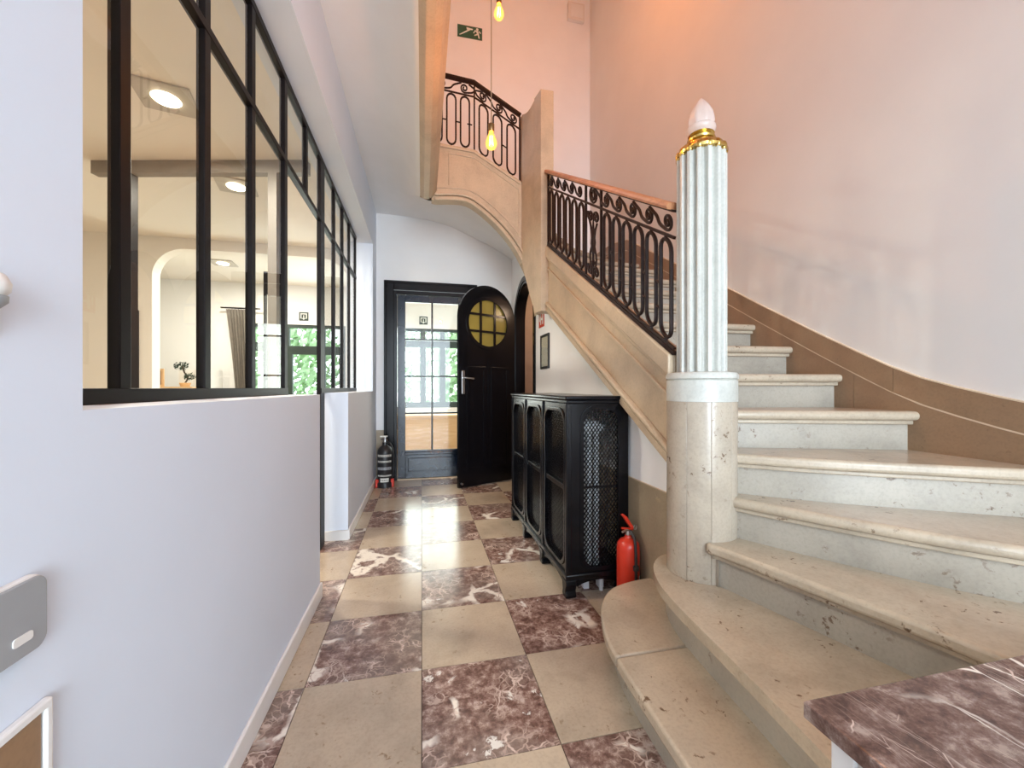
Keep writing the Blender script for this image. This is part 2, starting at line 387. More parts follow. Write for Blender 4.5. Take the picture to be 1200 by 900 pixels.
# ---- baseboards and dado stones
def board(name, segs, h, t, mat, label):
    g = G()
    for x0,x1,y0,y1 in segs: g.box(x0,x1,y0,y1,0,h)
    return tag(g.build(name, mat, bevel=.006), label, 'baseboard', kind='structure')
board('baseboard_left', [(WL,WL+.014,.735,2.38)], .085, .014, M['white_paint'], 'white skirting board along the near left wall')
board('baseboard_left_far', [(WL,WL+.014,3.231,5.165),(WL-.165,WL,3.231,3.245)], .075, .014, M['white_paint'], 'white skirting board along the far left wall')
tr = tag(G().box(WL,WL+.012,.719,.731,0,.683).box(WL,WL+.012,-.5,.731,.683,.694).build('trim_1', M['white_paint'], bevel=.003), 'slim white frame around the brown stone dado on the left wall', 'trim', kind='structure')
for k,(a,b) in enumerate(((-.5,.1),(.1,.717))):
    G().box(WL,WL+.008,a+.002,b-.002,.0,.682).build('dado_stone', M['dado_stone'], tr)
tr = tag(G().box(WL+.002, -.452, YB-.008, YB, 0, .63).build('trim_2', M['grey_dado']), 'grey brown stone dado beside the black extinguisher', 'trim', kind='structure')
tr = tag(G().box(WU-.004, WU, 1.62, 4.0, 0, .645).build('trim_3', M['dirty_cream']), 'mottled stone dado along the wall under the stairs', 'trim', kind='structure')
for a,b in ((1.62,2.12),(2.12,2.75),(2.75,3.4),(3.4,3.98)):
    G().box(WU-.014, WU-.004, a+.002, b-.002, 0, .643).build('dado_stone', M['grey_dado'], tr, bevel=.002)

# ================================================================== STAIRCASE
st = thing('staircase', 'curved cream limestone staircase winding up to the right of the hall', 'staircase', (1.2, 1.54, 0))
STO = Vector((1.2, 1.54, 0))
def sp(g, name, mat, **k):
    g.v = [tuple(Vector(p)-STO) for p in g.v]; return g.build(name, mat, st, **k)
YE = .58
noses = {
 1: smooth_path([(1.158,1.858),(1.036,1.848),(.90,1.80),(.80,1.69),(.735,1.55),(.70,1.43),(.685,1.31),(.674,1.1),(.667,.9),(.66,YE)], 4),
 2: smooth_path([(1.158,1.73),(1.10,1.705),(1.035,1.645),(.983,1.56),(.940,1.437),(.915,1.28),(.899,1.1),(.877,.87),(.858,.70),(.845,YE)], 4),
 3: smooth_path([(1.19,1.47),(1.12,1.405),(1.142,1.345),(1.19,1.17),(1.24,.99),(1.292,.80),(1.325,.66),(1.345,YE)], 4),
 4: smooth_path([(1.235,1.425),(1.364,1.20),(1.47,1.036),(1.57,.895),(1.665,.785),(1.85,YE)], 4),
 5: smooth_path([(1.27,1.45),(1.42,1.32),(1.577,1.205),(1.80,1.07),(2.0,.95),(2.118,.885)], 4),
 6: [(1.27,1.60),(1.7,1.455),(WR(1.31),1.312)],
 7: [(1.22,1.815),(WR(1.65),1.653)],
 8: [(1.16,2.05),(WR(1.95),1.95)],
 9: [(1.13,2.27),(WR(2.23),2.232)],
}
for k,y in ((10,2.52),(11,2.81),(12,3.10),(13,3.39)): noses[k] = [(1.13,y),(WR(y),y)]
PV = (1.10, 3.70)
noses[14] = [PV,(WR(3.78),3.78)]; noses[15] = [PV,(WR(4.3),4.30)]; noses[16] = [PV,(WR(5.0),5.02)]
noses[17] = [PV,(1.60,YB)]; noses[18] = [(.96,3.86),(1.0,YB)]; noses[19] = [(.66,3.86),(.66,YB)]
extra = {1:[], 2:[], 3:[], 4:[(WR(YE),YE)], 15:[], 16:[(WR(YB),YB)]}
def back(k):
    """rear boundary of tread k: the front of the next step pushed in"""
    if k+1 in noses: return sub_poly(noses[k+1], .075 if k < 14 else .0)
    return [(.40,3.86),(.40,YB)]
def body(k, off):
    f = sub_poly(noses[k], off) if off else list(noses[k])
    if k <= 5:
        f = [(x, max(y, YE)) for x,y in f]
    b = back(k)
    if k <= 4: b = [(x, max(y, YE)) for x,y in b]
    if k == 4: b = b+[(WR(YE),YE)]
    if k == 16: b = b+[(WR(YB),YB)]
    P = f+b[::-1]
    Q = []
    for p in P:
        if not Q or (Vector(p)-Vector(Q[-1])).length > 1e-4: Q.append(p)
    return Q
# the side that lies "into" the stair is to the left of every inner-to-outer path
for k in range(1, 20):
    z = k*R
    if k <= 2 :
        pass
    off1, off2 = (.024, .045) if k > 2 else (.03, .052)
    if k == 1:
        P = body(1, 0)
        # two stones: curved end and straight piece, split by a joint at y = 1.33
        yj = 1.335
        def clip(P, keep_above):
            Q = []
            for i in range(len(P)):
                a, b = P[i], P[(i+1)%len(P)]; ia = (a[1] >= yj) == keep_above; ib = (b[1] >= yj) == keep_above
                if ia: Q.append(a)
                if ia != ib:
                    t = (yj-a[1])/(b[1]-a[1]); Q.append((a[0]+(b[0]-a[0])*t, yj+(.0015 if keep_above else -.0015)))
            return Q
        for ka in (True, False):
            sp(G().prism(clip(P, ka), z-.045, z, 'z'), 'tread', M['stair_stone'], fixn=True, bevel=.010, seg=3)
    else:
        sp(G().prism(body(k, 0), z-.042, z, 'z'), 'tread', M['stair_stone'], fixn=True, bevel=.0185 if k > 2 else .011, seg=4)
    if 2 < k < 14: sp(G().prism(body(k, off1), z-.060, z-.041, 'z'), 'nosing_moulding', M['stair_stone'], fixn=True, bevel=.005)
    if k >= 14:
        a_, b_ = sub_poly(noses[k], off2), sub_poly(noses[k], off2+.03)
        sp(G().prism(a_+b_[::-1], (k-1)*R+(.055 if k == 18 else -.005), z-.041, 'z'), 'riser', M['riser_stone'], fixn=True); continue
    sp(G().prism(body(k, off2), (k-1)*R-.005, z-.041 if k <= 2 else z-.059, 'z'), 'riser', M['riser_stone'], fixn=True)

# ---- closed string beside the hall with mouldings
XS = 1.09
def zt(y): return 1.275+.612*(y-1.56)      # top of the string (under the balustrade)
def zb(y): return .805+.568*(y-1.62)       # lower edge
def band(f0, f1, y0, y1, x0, x1, name, mat, n=8, bevel=.004):
    ys = [y0+(y1-y0)*k/n for k in range(n+1)]
    return sp(G().prism([(y,f0(y)) for y in ys]+[(y,f1(y)) for y in ys[::-1]], x0, x1, 'x'), name, mat, fixn=True, bevel=bevel)
ss = M['string_stone']
YS0, YS1 = 1.60, 3.48
band(zb, zt, YS0, YS1, XS+.018, WU-.001, 'string', ss)
band(lambda y: zt(y)-.10, zt, YS0, YS1+.05, XS-.012, XS+.02, 'string_cap', ss, bevel=.008)
band(lambda y: zt(y)-.125, lambda y: zt(y)-.10, YS0, YS1, XS+.002, XS+.02, 'string_moulding', ss)
band(lambda y: zt(y)-.215, lambda y: zt(y)-.195, YS0, YS1, XS+.004, XS+.02, 'string_moulding', ss)
band(zb, lambda y: zb(y)+.045, YS0, YS1+.1, XS-.004, XS+.02, 'string_moulding', ss)
band(lambda y: zb(y)+.055, lambda y: zb(y)+.085, YS0, YS1, XS-.016, XS+.02, 'string_moulding', ss, bevel=.01)
# string on the stair side above the treads
band(lambda y: zt(y)-.4, lambda y: zt(y)-.002, 1.66, 3.6, WU-.004, WU+.02, 'string', ss)

# ---- newel wall pier at the turn
plan = [(1.035,3.43),(1.155,3.43),(1.155,3.92),(.955,3.92),(.955,3.80)]
def ztop(x,y): return 3.80 if y < 3.5 else 3.90
V = [(x,y,1.9 if y < 3.5 else 2.0) for x,y in plan]+[(x,y,ztop(x,y)) for x,y in plan]; n_ = len(plan)
# flat cap at the front, swept hollow towards the balustrade
gp = G()
front = [(1.035,3.43),(1.155,3.43),(1.155,3.56),(1.010,3.56)]
gp.prism(front, 1.835, 3.815, 'z')
steps_ = 6
for k in range(steps_):
    t0, t1 = k/steps_, (k+1)/steps_
    xa, ya = 1.010+(.955-1.010)*t0, 3.56+(3.80-3.56)*t0; xb, yb = 1.010+(.955-1.010)*t1, 3.56+(3.80-3.56)*t1
    f = lambda t: 3.80-.0*t-.03*math.sin(PI*min(1,t*1.0))+.02*t*t+ .0
    fb = lambda t: 1.87+.50*t**1.15
    gp.add([(xa,ya,fb(t0)),(xb,yb,fb(t1)),(1.14,yb,fb(t1)),(1.14,ya,fb(t0)),(xa,ya,f(t0)),(xb,yb,f(t1)),(1.14,yb,f(t1)),(1.14,ya,f(t0))],
           [(0,1,2,3),(4,7,6,5),(0,4,5,1),(1,5,6,2),(2,6,7,3),(3,7,4,0)])
gp.prism([(.955,3.80),(1.14,3.80),(1.14,3.90),(.955,3.90)], 2.37, 3.82, 'z')
sp(gp, 'newel_pier', ss, fixn=True, bevel=.004)
# ---- string of the upper steps, facing the hall
low = smooth_path([(.09,2.905),(.14,2.90),(.28,2.915),(.42,2.91),(.56,2.83),(.70,2.715),(.82,2.59),(.92,2.445),(1.0,2.295),(1.06,2.135),(1.09,2.01),(1.11,1.87)], 3)
upp = [(1.11,3.09),(.955,3.165),(.49,3.42),(.14,3.445),(.09,3.445)]
sp(G().prism(low+upp, 3.815, 3.90, 'y'), 'upper_string', ss, fixn=True)
def lowline(d): return [(x,z) for x,z in sub_poly(low, d)]
def strip(path, d0, d1, y0, y1, name, bevel=.004):
    a, b = sub_poly(path, d0), sub_poly(path, d1)
    sp(G().prism(a+b[::-1], y0, y1, 'y'), name, ss, fixn=True, bevel=bevel)
strip(low[2:], .0, .035, 3.795, 3.82, 'string_moulding', .008)
strip(low[2:], .042, .065, 3.785, 3.82, 'string_moulding', .010)
strip(low[3:-4], .115, .128, 3.808, 3.82, 'string_moulding')
strip([(.25,3.36),(.49,3.345),(.93,3.09)], -.006, .006, 3.808, 3.82, 'string_moulding')
strip([(.25,3.36),(.25,3.06)], -.006, .006, 3.808, 3.82, 'string_moulding')
strip([(.93,3.09),(.93,2.62)], -.006, .006, 3.808, 3.82, 'string_moulding')
strip([(.10,3.44),(.49,3.418),(.95,3.165)], -.0, -.03, 3.800, 3.82, 'string_moulding')
# ---- gallery edge along the hall
gprof = [(.095,3.445),(.125,3.44),(.128,3.10),(.122,3.04),(.135,3.02),(.135,2.985),(.115,2.96),(.10,2.93),(.065,2.905),(.02,2.90),(-.015,2.93),(-.02,2.96),(.06,3.05),(.075,3.40)]
tag(G().prism(gprof, Y0+.01, 3.813, 'y').build('trim_5', ss, fixn=True, bevel=.006), 'moulded cream edge of the upper gallery above the hall', 'trim', kind='structure')

# ---- brown stone skirting stepping up the right wall, two courses with a pale joint
sk_root = thing('trim_6', 'brown stone skirting slabs climbing the right wall above the steps', 'trim', (2.14,1.5,1.2), kind='structure')
top_pts = [(.20,.93),(.60,1.0),(1.02,1.102),(1.20,1.155),(1.32,1.196),(1.42,1.242),(1.55,1.313),(1.781,1.444),(2.185,1.685),(2.5,1.878),(3.178,2.27),(3.6,2.52),(4.05,2.79),(4.45,2.88),(5.16,2.93)]
def zsk(y, P=top_pts):
    for (a,za),(b,zb_) in zip(P,P[1:]):
        if a <= y <= b: return za+(zb_-za)*(y-a)/(b-a)
    return P[-1][1]
def skirt(y0,y1,o0,o1,t,name,mat,n=10):
    ys = [y0+(y1-y0)*k/n for k in range(n+1)]
    lo = [(y,zsk(y)+o0 if o0 > -1 else max(0,zsk(y)-.62)) for y in ys]; hi = [(y,zsk(y)+o1) for y in ys]
    g = G()
    V = [(WR(y)-t,y,z) for y,z in lo]+[(WR(y)-t,y,z) for y,z in hi]+[(WR(y)+.01,y,z) for y,z in lo]+[(WR(y)+.01,y,z) for y,z in hi]; m = n+1
    F = []
    for k in range(n):
        F += [(k,m+k,m+k+1,k+1),(m+k,3*m+k,3*m+k+1,m+k+1),(2*m+k,k,k+1,2*m+k+1)]
    F += [(0,2*m,3*m,m),(n,m+n,3*m+n,2*m+n)]
    g.add([tuple(Vector(p)-Vector((2.14,1.5,1.2))) for p in V],F); return g.build(name, mat, sk_root, fixn=True)
for a,b in ((.2,1.42),(1.42,2.5),(2.5,3.6),(3.6,5.16)):
    skirt(a+.001,b-.001,-.112,0,.016,'skirting_slab',M['dado_stone'])
for a,b in ((.6,1.6),(1.6,2.7),(2.7,3.9),(3.9,5.16)):
    skirt(a+.001,b-.001,-2,-.117,.013,'skirting_slab',M['dado_stone'])
skirt(.2,5.16,-.119,-.110,.0145,'skirting_joint',M['dirty_cream'],40)
skirt(.2,5.16,-.002,.0035,.0165,'skirting_top_bead',M['dirty_cream'],40)

# ================================================================== NEWEL COLUMN WITH LAMP
nc = thing('newel_column', 'white fluted newel column on a round stone pedestal at the foot of the stairs', 'column', (1.2, 1.54, 2*R))
z0 = 2*R
RP = .142
for a0,a1 in ((-2.62,-1.96),(-1.955,-1.30),(-1.295,.2),(.205,2.0),(2.005,3.655)):
    # drum stones; the camera sees the joints as thin dark lines
    n = 14; V = []; F = []
    arc = [(RP*math.cos(a0+(a1-a0)*k/n), RP*math.sin(a0+(a1-a0)*k/n)) for k in range(n+1)]
    arc2 = [(.09*math.cos(a0+(a1-a0)*k/n), .09*math.sin(a0+(a1-a0)*k/n)) for k in range(n+1)]
    G().prism(arc+arc2[::-1], 0, 1.092-z0, 'z').build('pedestal_stone', M['pedestal_stone'], nc, fixn=True, smooth=True, bevel=.0015)
G().lathe([(.0,0),(RP-.012,0),(RP-.012,1.085-z0),(.0,1.085-z0)], 32).build('pedestal_core', plain('dark_joint',(.10,.07,.05),.9), nc, smooth=True)
zc = 1.092-z0
G().lathe([(.0,zc),(RP+.001,zc),(RP+.001,zc+.088),(RP-.004,zc+.092),(RP+.004,zc+.098),(RP+.004,zc+.112),(RP-.003,zc+.122),(.115,zc+.126),(.0,zc+.126)], 48).build('pedestal_cap', M['white_stone'], nc, smooth=True)
zs = zc+.126; ze = 2.165-z0
# fluted shaft: convex ribs with narrow channels
nf = 15; prof2 = []
for k in range(nf):
    for u, r_ in ((0,.080),(.13,.083),(.22,.092),(.27,.0985),(.34,.1015),(.5,.1025),(.66,.1015),(.73,.0985),(.78,.092),(.87,.083)):
        a = 2*PI*(k+u)/nf; prof2.append((r_*math.cos(a), r_*math.sin(a)))
G().prism(prof2, zs, ze, 'z').build('fluted_shaft', M['white_stone'], nc, fixn=True, smooth=True)
cap = G()
cap.lathe([(.0,ze),(.103,ze),(.105,ze+.012),(.099,ze+.018),(.096,ze+.026),(.092,ze+.034),(.070,ze+.045),(.052,ze+.052),(.048,ze+.060),(.056,ze+.066),(.058,ze+.074),(.050,ze+.080),(.046,ze+.088),(.054,ze+.094),(.0,ze+.094)], 40)
capo = cap.build('brass_capital', M['brass'], nc, smooth=True)
leafg = G().lathe([(.001,-.022),(.011,-.018),(.0145,-.006),(.0150,.004),(.012,.014),(.006,.020),(.001,.022)], 10)
lme = leafg.mesh('brass_bead'); lme.materials.append(M['brass']); lme.shade_smooth()
for k in range(nf):
    a = 2*PI*(k+.5)/nf; o = bpy.data.objects.new('brass_bead', lme); C.objects.link(o); o.parent = capo
    o.location = (.092*math.cos(a), .092*math.sin(a), ze+.010); o.rotation_euler = (0,0,a+PI/2)
zg = ze+.092
flame = G(); rows = []
fp = [(.040,0),(.052,.008),(.060,.022),(.0595,.032),(.052,.040),(.054,.052),(.053,.07),(.048,.092),(.040,.112),(.030,.130),(.019,.147),(.008,.160),(.0015,.168)]
for r_, z in fp:
    rows.append([((r_*(1+.045*math.cos(8*a+z*28)*(1 if z > .045 else .3)))*math.cos(a), (r_*(1+.045*math.cos(8*a+z*28)*(1 if z > .045 else .3)))*math.sin(a), zg+z) for a in [2*PI*k/48 for k in range(49)]])
flame.grid(rows).build('flame_globe', M['frosted'], nc, smooth=True)['label'] = 'frosted glass flame shaped lamp globe'

# ================================================================== WROUGHT IRON BALUSTRADES
def spiral_pts(r0, r1, a0, turns, n=26):
    return [((r0+(r1-r0)*k/n)*math.cos(a0+2*PI*turns*k/n), (r0+(r1-r0)*k/n)*math.sin(a0+2*PI*turns*k/n)) for k in range(n+1)]
class Rail:
    """a balustrade drawn in (u along, v above the slope) and laid on a vertical plane"""
    def __init__(s, root, org, du, base):
        s.root = root; s.org = Vector(org); s.du = Vector(du); s.base = base
    def P(s, u, v): q = s.org+s.du*u; return (q.x, q.y, s.base(u)+v)
    def loc(s, pts): o = Vector(s.root.location); return [tuple(Vector(s.P(u,v))-o) for u,v in pts]
    def bar(s, name, pts, r, mat=None, n=6, closed=False, r2=None, parent=None):
        return G().tube(s.loc(pts), r, n, closed, r2).build(name, mat or M['iron'], parent or s.root, smooth=True)
    def loop(s, u, w, v0, v1, r=.0098):
        P = []; rad = w/2
        for k in range(9): a = PI*k/8; P.append((u+rad*math.cos(a), v1-rad*1.25+rad*1.25*math.sin(a)))
        for k in range(9): a = PI+PI*k/8; P.append((u+rad*math.cos(a), v0+rad*1.25+rad*1.25*math.sin(a)))
        o = s.bar('baluster_loop', P, r, closed=True)
        return o
    def scroll(s, u, w, v0, v1, d=1):
        """running scroll: a diagonal falling into a spiral"""
        vc = (v0+v1)/2; rr = (v1-v0)/2-.008
        sp_ = [(u+d*x*.86, vc+y) for x,y in spiral_pts(.010, rr, PI*.35, 1.9)]
        x, y = sp_[-1]
        # the outer turn ends; lead the tail up to the crest of the previous scroll
        tail = [(u-d*.25*w, v0+.010), (u-d*.50*w, vc-.01), (u-d*.74*w, v1-.02), (u-d*.90*w, v1-.006)]
        body_ = [p for p in sp_]
        ang = math.atan2(y-vc, (x-u)*d)
        k = 0
        path = smooth_path(body_[::-1], 1)
        full = []
        for k in range(31):
            t = k/30; a = -PI*.62+2*PI*1.55*t; r_ = rr*(1-.80*t)
            full.append((u+d*r_*math.cos(a)*.88, vc+r_*math.sin(a)))
        lead = smooth_path([(u-d*.95*w, v1-.006),(u-d*.80*w, v1-.018),(u-d*.56*w, vc+.01),(u-d*.40*w, v0+.026),full[0]], 4)[:-1]
        return s.bar('scroll', lead+full, .0078)

rb = thing('stair_balustrade', 'dark wrought iron balustrade with oak handrail beside the lower flight', 'balustrade', (1.10, 2.5, zt(2.5)))
Lr = 3.425-1.585
rl = Rail(rb, (1.10,3.425,0), (0,-1,0), lambda u: zt(3.425-u))
H = .685
rl.bar('bottom_rail', [(0,.012),(Lr,.012)], .012, r2=.012, n=4)
rl.bar('bottom_rail', [(0,.034),(Lr,.034)], .006, r2=.010, n=4)
rl.bar('middle_rail', [(0,.528),(Lr,.528)], .009, n=4)
rl.bar('top_rail', [(0,H-.038),(Lr,H-.038)], .007, r2=.013, n=4)
# oak handrail with a rounded profile
hr = G(); ring = []
hp = [(-.030,.0),(-.034,.012),(-.028,.027),(-.012,.034),(.012,.034),(.028,.027),(.034,.012),(.030,.0)]
rows = []
for u in (-.05, Lr*.5, Lr-.012):
    q = Vector(rl.P(u, H-.034))-Vector(rb.location); rows.append([(q.x+x, q.y, q.z+z) for x,z in hp+hp[:1]])
hr.grid(rows); hr.add(rows[0][:-1],[tuple(range(8))]); hr.add(rows[-1][:-1],[tuple(range(8))[::-1]])
hr.build('handrail', M['rail_wood'], rb, smooth=True, fixn=True)['label'] = 'polished oak handrail'
UY = lambda y: 3.425-y
for y in (3.415, 2.575, 2.335):
    rl.bar('post', [(UY(y),.0),(UY(y),H-.04)], .010, n=4)
vb, vt = .058, .508
def joints(u):
    rl.bar('collar', [(u,.036),(u,.062)], .008); rl.bar('collar', [(u,.50),(u,.53)], .008)
for k in range(6):
    u = UY(2.255-k*.121); rl.loop(u, .082, vb, vt); joints(u)
for k in range(6):
    u = UY(2.655+k*.134); rl.loop(u, .086, vb, vt); joints(u)
for k in range(11):
    if k: 
        y = 2.315-.121*k+.0
        if 1.62 < y < 2.3: rl.bar('boss', [(UY(y)-.014,.29),(UY(y)+.014,.29)], .007); rl.bar('boss', [(UY(y)-.014,.17),(UY(y)+.014,.17)], .006)
for k in range(4, 0, -1): pass
for k in range(5): rl.scroll(UY(2.265-.157*k), .157, .542, H-.048)
for k in range(5): rl.scroll(UY(3.325-.160*k), .160, .542, H-.048)
# ornate panel between the two posts
uc = UY(2.455)
rl.bar('rosette', [(uc+.052*math.cos(a), .595+.050*math.sin(a)) for a in [2*PI*k/20 for k in range(20)]], .007, closed=True)
rl.bar('rosette', [(uc+.030*math.cos(a), .595+.028*math.sin(a)) for a in [2*PI*k/16 for k in range(16)]], .010, closed=True)
for d in (-1, 1):
    rl.bar('c_scroll', [(uc+d*(.045+x), .455+y) for x,y in spiral_pts(.008,.040,0 if d > 0 else PI,1.6)], .0078)
    rl.bar('c_scroll', [(uc+d*(.045+x), .100+y) for x,y in spiral_pts(.008,.040,0 if d > 0 else PI,1.6)], .0078)
    rl.bar('leaf_bar', smooth_path([(uc+d*.006,.05),(uc+d*.05,.18),(uc+d*.018,.27),(uc+d*.030,.36),(uc+d*.06,.42)], 4), .007)
rl.bar('spear', [(uc,.04),(uc,.20),(uc,.28),(uc,.36),(uc,.43)], [.006,.008,.018,.010,.004])
rl.bar('spear', [(uc,.12),(uc,.15),(uc,.18)], [.004,.016,.004])

ub = thing('landing_balustrade', 'dark wrought iron balustrade around the upper landing above the back door', 'balustrade', (.55, 3.855, 3.42))
def ubase(u):
    x = .955-u
    return 3.170+(.955-x)/(.955-.49)*.252 if x > .49 else 3.422+(.49-x)/.36*.026
ru = Rail(ub, (.955,3.855,0), (-1,0,0), ubase)
UX = lambda x: .955-x
HU = .69
kk = [0, UX(.49), UX(.12)]
ru.bar('bottom_rail', [(u,.012) for u in kk], .010, n=4); ru.bar('middle_rail', [(u,HU-.155) for u in kk], .008, n=4)
ru.bar('top_rail', [(u,HU-.012) for u in kk], .020, n=8); ru.bar('top_rail', [(u,HU-.036) for u in kk], .008, n=4)
for x in (.945, .495): ru.bar('post', [(UX(x),0),(UX(x),HU-.03)], .010, n=4)
for x in (.86,.722,.585): ru.loop(UX(x), .085, .035, HU-.175, .0088); ru.bar('collar', [(UX(x),.01),(UX(x),.04)], .007); ru.bar('collar', [(UX(x),HU-.18),(UX(x),HU-.15)], .007)
for x in (.405,.275,.145): ru.loop(UX(x), .085, .035, HU-.175, .0088); ru.bar('collar', [(UX(x),.01),(UX(x),.04)], .007); ru.bar('collar', [(UX(x),HU-.18),(UX(x),HU-.15)], .007)
for x in (.795,.655,.45,.34,.21): ru.bar('collar', [(UX(x)-.024,.26),(UX(x)+.024,.26)], .006)
for x in (.88,.735,.575): ru.scroll(UX(x), .14, HU-.145, HU-.042, -1)
for x in (.40,.19): ru.scroll(UX(x), .19, HU-.145, HU-.042, 1)

# ================================================================== STEEL GLAZED PARTITION
gp_ = thing('glazed_partition', 'black steel framed glass partition above the low left wall', 'partition', (WG, 2.4, 1.115))
GO = Vector((WG,2.4,1.115))
def pp(g, name, mat, **k):
    g.v = [tuple(Vector(p)-GO) for p in g.v]; return g.build(name, mat, gp_, **k)
ZS, ZT0, ZT1, ZH = 1.115, 2.335, 2.365, 2.795
xa, xb = WG-.014, WG+.013
ups = [(.86,.037),(1.150,.037),(1.532,.038),(1.908,.038),(2.325,.045),(3.125,.12),(3.545,.036),(3.90,.036),(4.25,.036),(4.625,.040)]
for y, w in ups:
    zlo = 0 if abs(y-3.125) < .01 or abs(y-2.325) < .01 else ZS
    pp(G().box(xa,xb,y-w/2,y+w/2,zlo,ZH), 'stile', M['steel'], bevel=.002)
pp(G().box(xa,xb,2.705,2.741,ZT1,ZH), 'stile', M['steel'], bevel=.002)
for a,b in ((.84,4.645),):
    pp(G().box(xa-.003,xb+.003,a,b,ZT0,ZT1), 'rail', M['steel'], bevel=.002); pp(G().box(xa-.003,xb+.003,a,b,ZH-.03,ZH+.004), 'rail', M['steel'], bevel=.002)
for a,b in ((.80,2.345),(3.07,4.645)): pp(G().box(xa-.003,xb+.004,a,b,ZS-.002,ZS+.034), 'rail', M['steel'], bevel=.002)
ys = [u[0] for u in ups]
allu = sorted(ys+[2.723])
for a,b in zip(allu,allu[1:]): pp(G().box(WG-.003,WG+.003,a+.012,b-.012,ZT1-.005,ZH-.02), 'pane', M['glass'])
for a,b in zip(ys,ys[1:]):
    if a == 2.325: continue
    pp(G().box(WG-.003,WG+.003,a+.012,b-.012,ZS+.02,ZT0+.005), 'pane', M['glass'])

# ================================================================== DOORS
def poly_hit(P, c, a):
    """distance from c along angle a to the boundary of polygon P"""
    dx, dy = math.cos(a), math.sin(a); best = None
    for i in range(len(P)):
        x0,y0 = P[i][0]-c[0],P[i][1]-c[1]; x1,y1 = P[(i+1)%len(P)][0]-c[0],P[(i+1)%len(P)][1]-c[1]
        ex, ey = x1-x0, y1-y0; den = dx*ey-dy*ex
        if abs(den) < 1e-12: continue
        t = (x0*ey-y0*ex)/den; s_ = (x0*dy-y0*dx)/den
        if t > 0 and -1e-6 <= s_ <= 1+1e-6 and (best is None or t > best): best = t
    return best
def ring(g, outer, inner, c, a, b, ax):
    """plate between two outlines (both star-shaped about c), from a to b along ax"""
    def m(p, t): return (t,p[0],p[1]) if ax=='x' else (p[0],t,p[1]) if ax=='y' else (p[0],p[1],t)
    A_ = sorted({round(math.atan2(p[1]-c[1],p[0]-c[0]),5) for p in outer+inner}); n = len(A_); V = []
    for P, t in ((outer,a),(inner,a),(outer,b),(inner,b)):
        for q in A_:
            d = poly_hit(P,c,q); V.append(m((c[0]+d*math.cos(q), c[1]+d*math.sin(q)), t))
    F = []
    for k in range(n):
        j = (k+1)%n
        F += [(k,j,n+j,n+k),(2*n+k,3*n+k,3*n+j,2*n+j),(k,2*n+k,2*n+j,j),(n+k,n+j,3*n+j,3*n+k)]
    return g.add(V,F)
def rect(x0,x1,y0,y1): return [(x0,y0),(x1,y0),(x1,y1),(x0,y1)]
def circ(cx,cy,r,n=40): return [(cx+r*math.cos(2*PI*k/n), cy+r*math.sin(2*PI*k/n)) for k in range(n)]

# ---- glazed back door
d1 = thing('door_1', 'black glazed door with eight panes in the back wall', 'door', (.125, YB, 0), kind='structure')
DO = Vector((.125, YB, 0))
def dp(g, name, mat, par=None, **k):
    g.v = [tuple(Vector(p)-DO) for p in g.v]; return g.build(name, mat, par or d1, **k)
FX0, FX1, FZ = -.447, .692, 2.47
for name,bx in (('architrave',(FX0,-.335,YB-.022,YB-.0005,0,FZ)),('architrave',(.585,FX1,YB-.022,YB-.0005,0,FZ)),('architrave',(-.335,.585,YB-.022,YB-.0005,2.365,FZ))):
    dp(G().box(*bx), name, M['black'], bevel=.006)
for bx in ((FX0-.006,FX0+.026,YB-.036,YB-.001,0,FZ+.006),(FX1-.026,FX1+.006,YB-.036,YB-.001,0,FZ+.006),(FX0+.02,FX1-.02,YB-.036,YB-.001,FZ-.026,FZ+.006)):
    dp(G().box(*bx), 'architrave_moulding', M['black'], bevel=.008)
for bx in ((-.36,-.297,YB-.012,YB+.16,0,2.36),(.553,.61,YB-.012,YB+.16,0,2.36),(-.297,.553,YB-.012,YB+.16,2.315,2.36)):
    dp(G().box(*bx), 'jamb', M['black'], bevel=.004)
LX0, LX1, LZ = -.294, .550, 2.312
GX0, GX1, GZ0, GZ1 = -.200, .458, .365, 2.225
ly0, ly1 = YB+.020, YB+.062
for bx in ((LX0,GX0,.015,LZ),(GX1,LX1,.015,LZ)): dp(G().box(bx[0],bx[1],ly0,ly1,bx[2],bx[3]), 'stile', M['black_sky_sheen'], bevel=.004)
dp(G().box(GX0,GX1,ly0,ly1,GZ1,LZ), 'rail', M['black_sky_sheen'], bevel=.004); dp(G().box(GX0,GX1,ly0,ly1,.015,GZ0), 'rail', M['black_sky_sheen'], bevel=.004)
dp(G().box(GX0+.03,GX1-.03,ly0-.008,ly0+.01,.10,.27), 'kick_panel', M['black_sky_sheen'], bevel=.007)
dp(G().box(GX0-.01,GX1+.01,ly0-.012,ly0+.01,.305,.345), 'kick_moulding', M['black_sky_sheen'], bevel=.008)
gm = (GX0+GX1)/2; zr = [GZ0+(GZ1-GZ0)*k/4 for k in range(5)]
dp(G().box(gm-.011,gm+.011,ly0+.004,ly1-.004,GZ0,GZ1), 'muntin', M['black'], bevel=.003)
for z in zr[1:-1]: dp(G().box(GX0,GX1,ly0+.006,ly1-.006,z-.010,z+.010), 'muntin', M['black'], bevel=.003)
for a,b in ((GX0,gm),(gm,GX1)):
    for z0_,z1_ in zip(zr,zr[1:]): dp(G().box(a,b,YB+.039,YB+.043,z0_,z1_), 'pane', M['glass'])
dp(G().box(-.297,.553,YB-.004,YB+.16,0,.012), 'threshold', M['dirty_cream'])
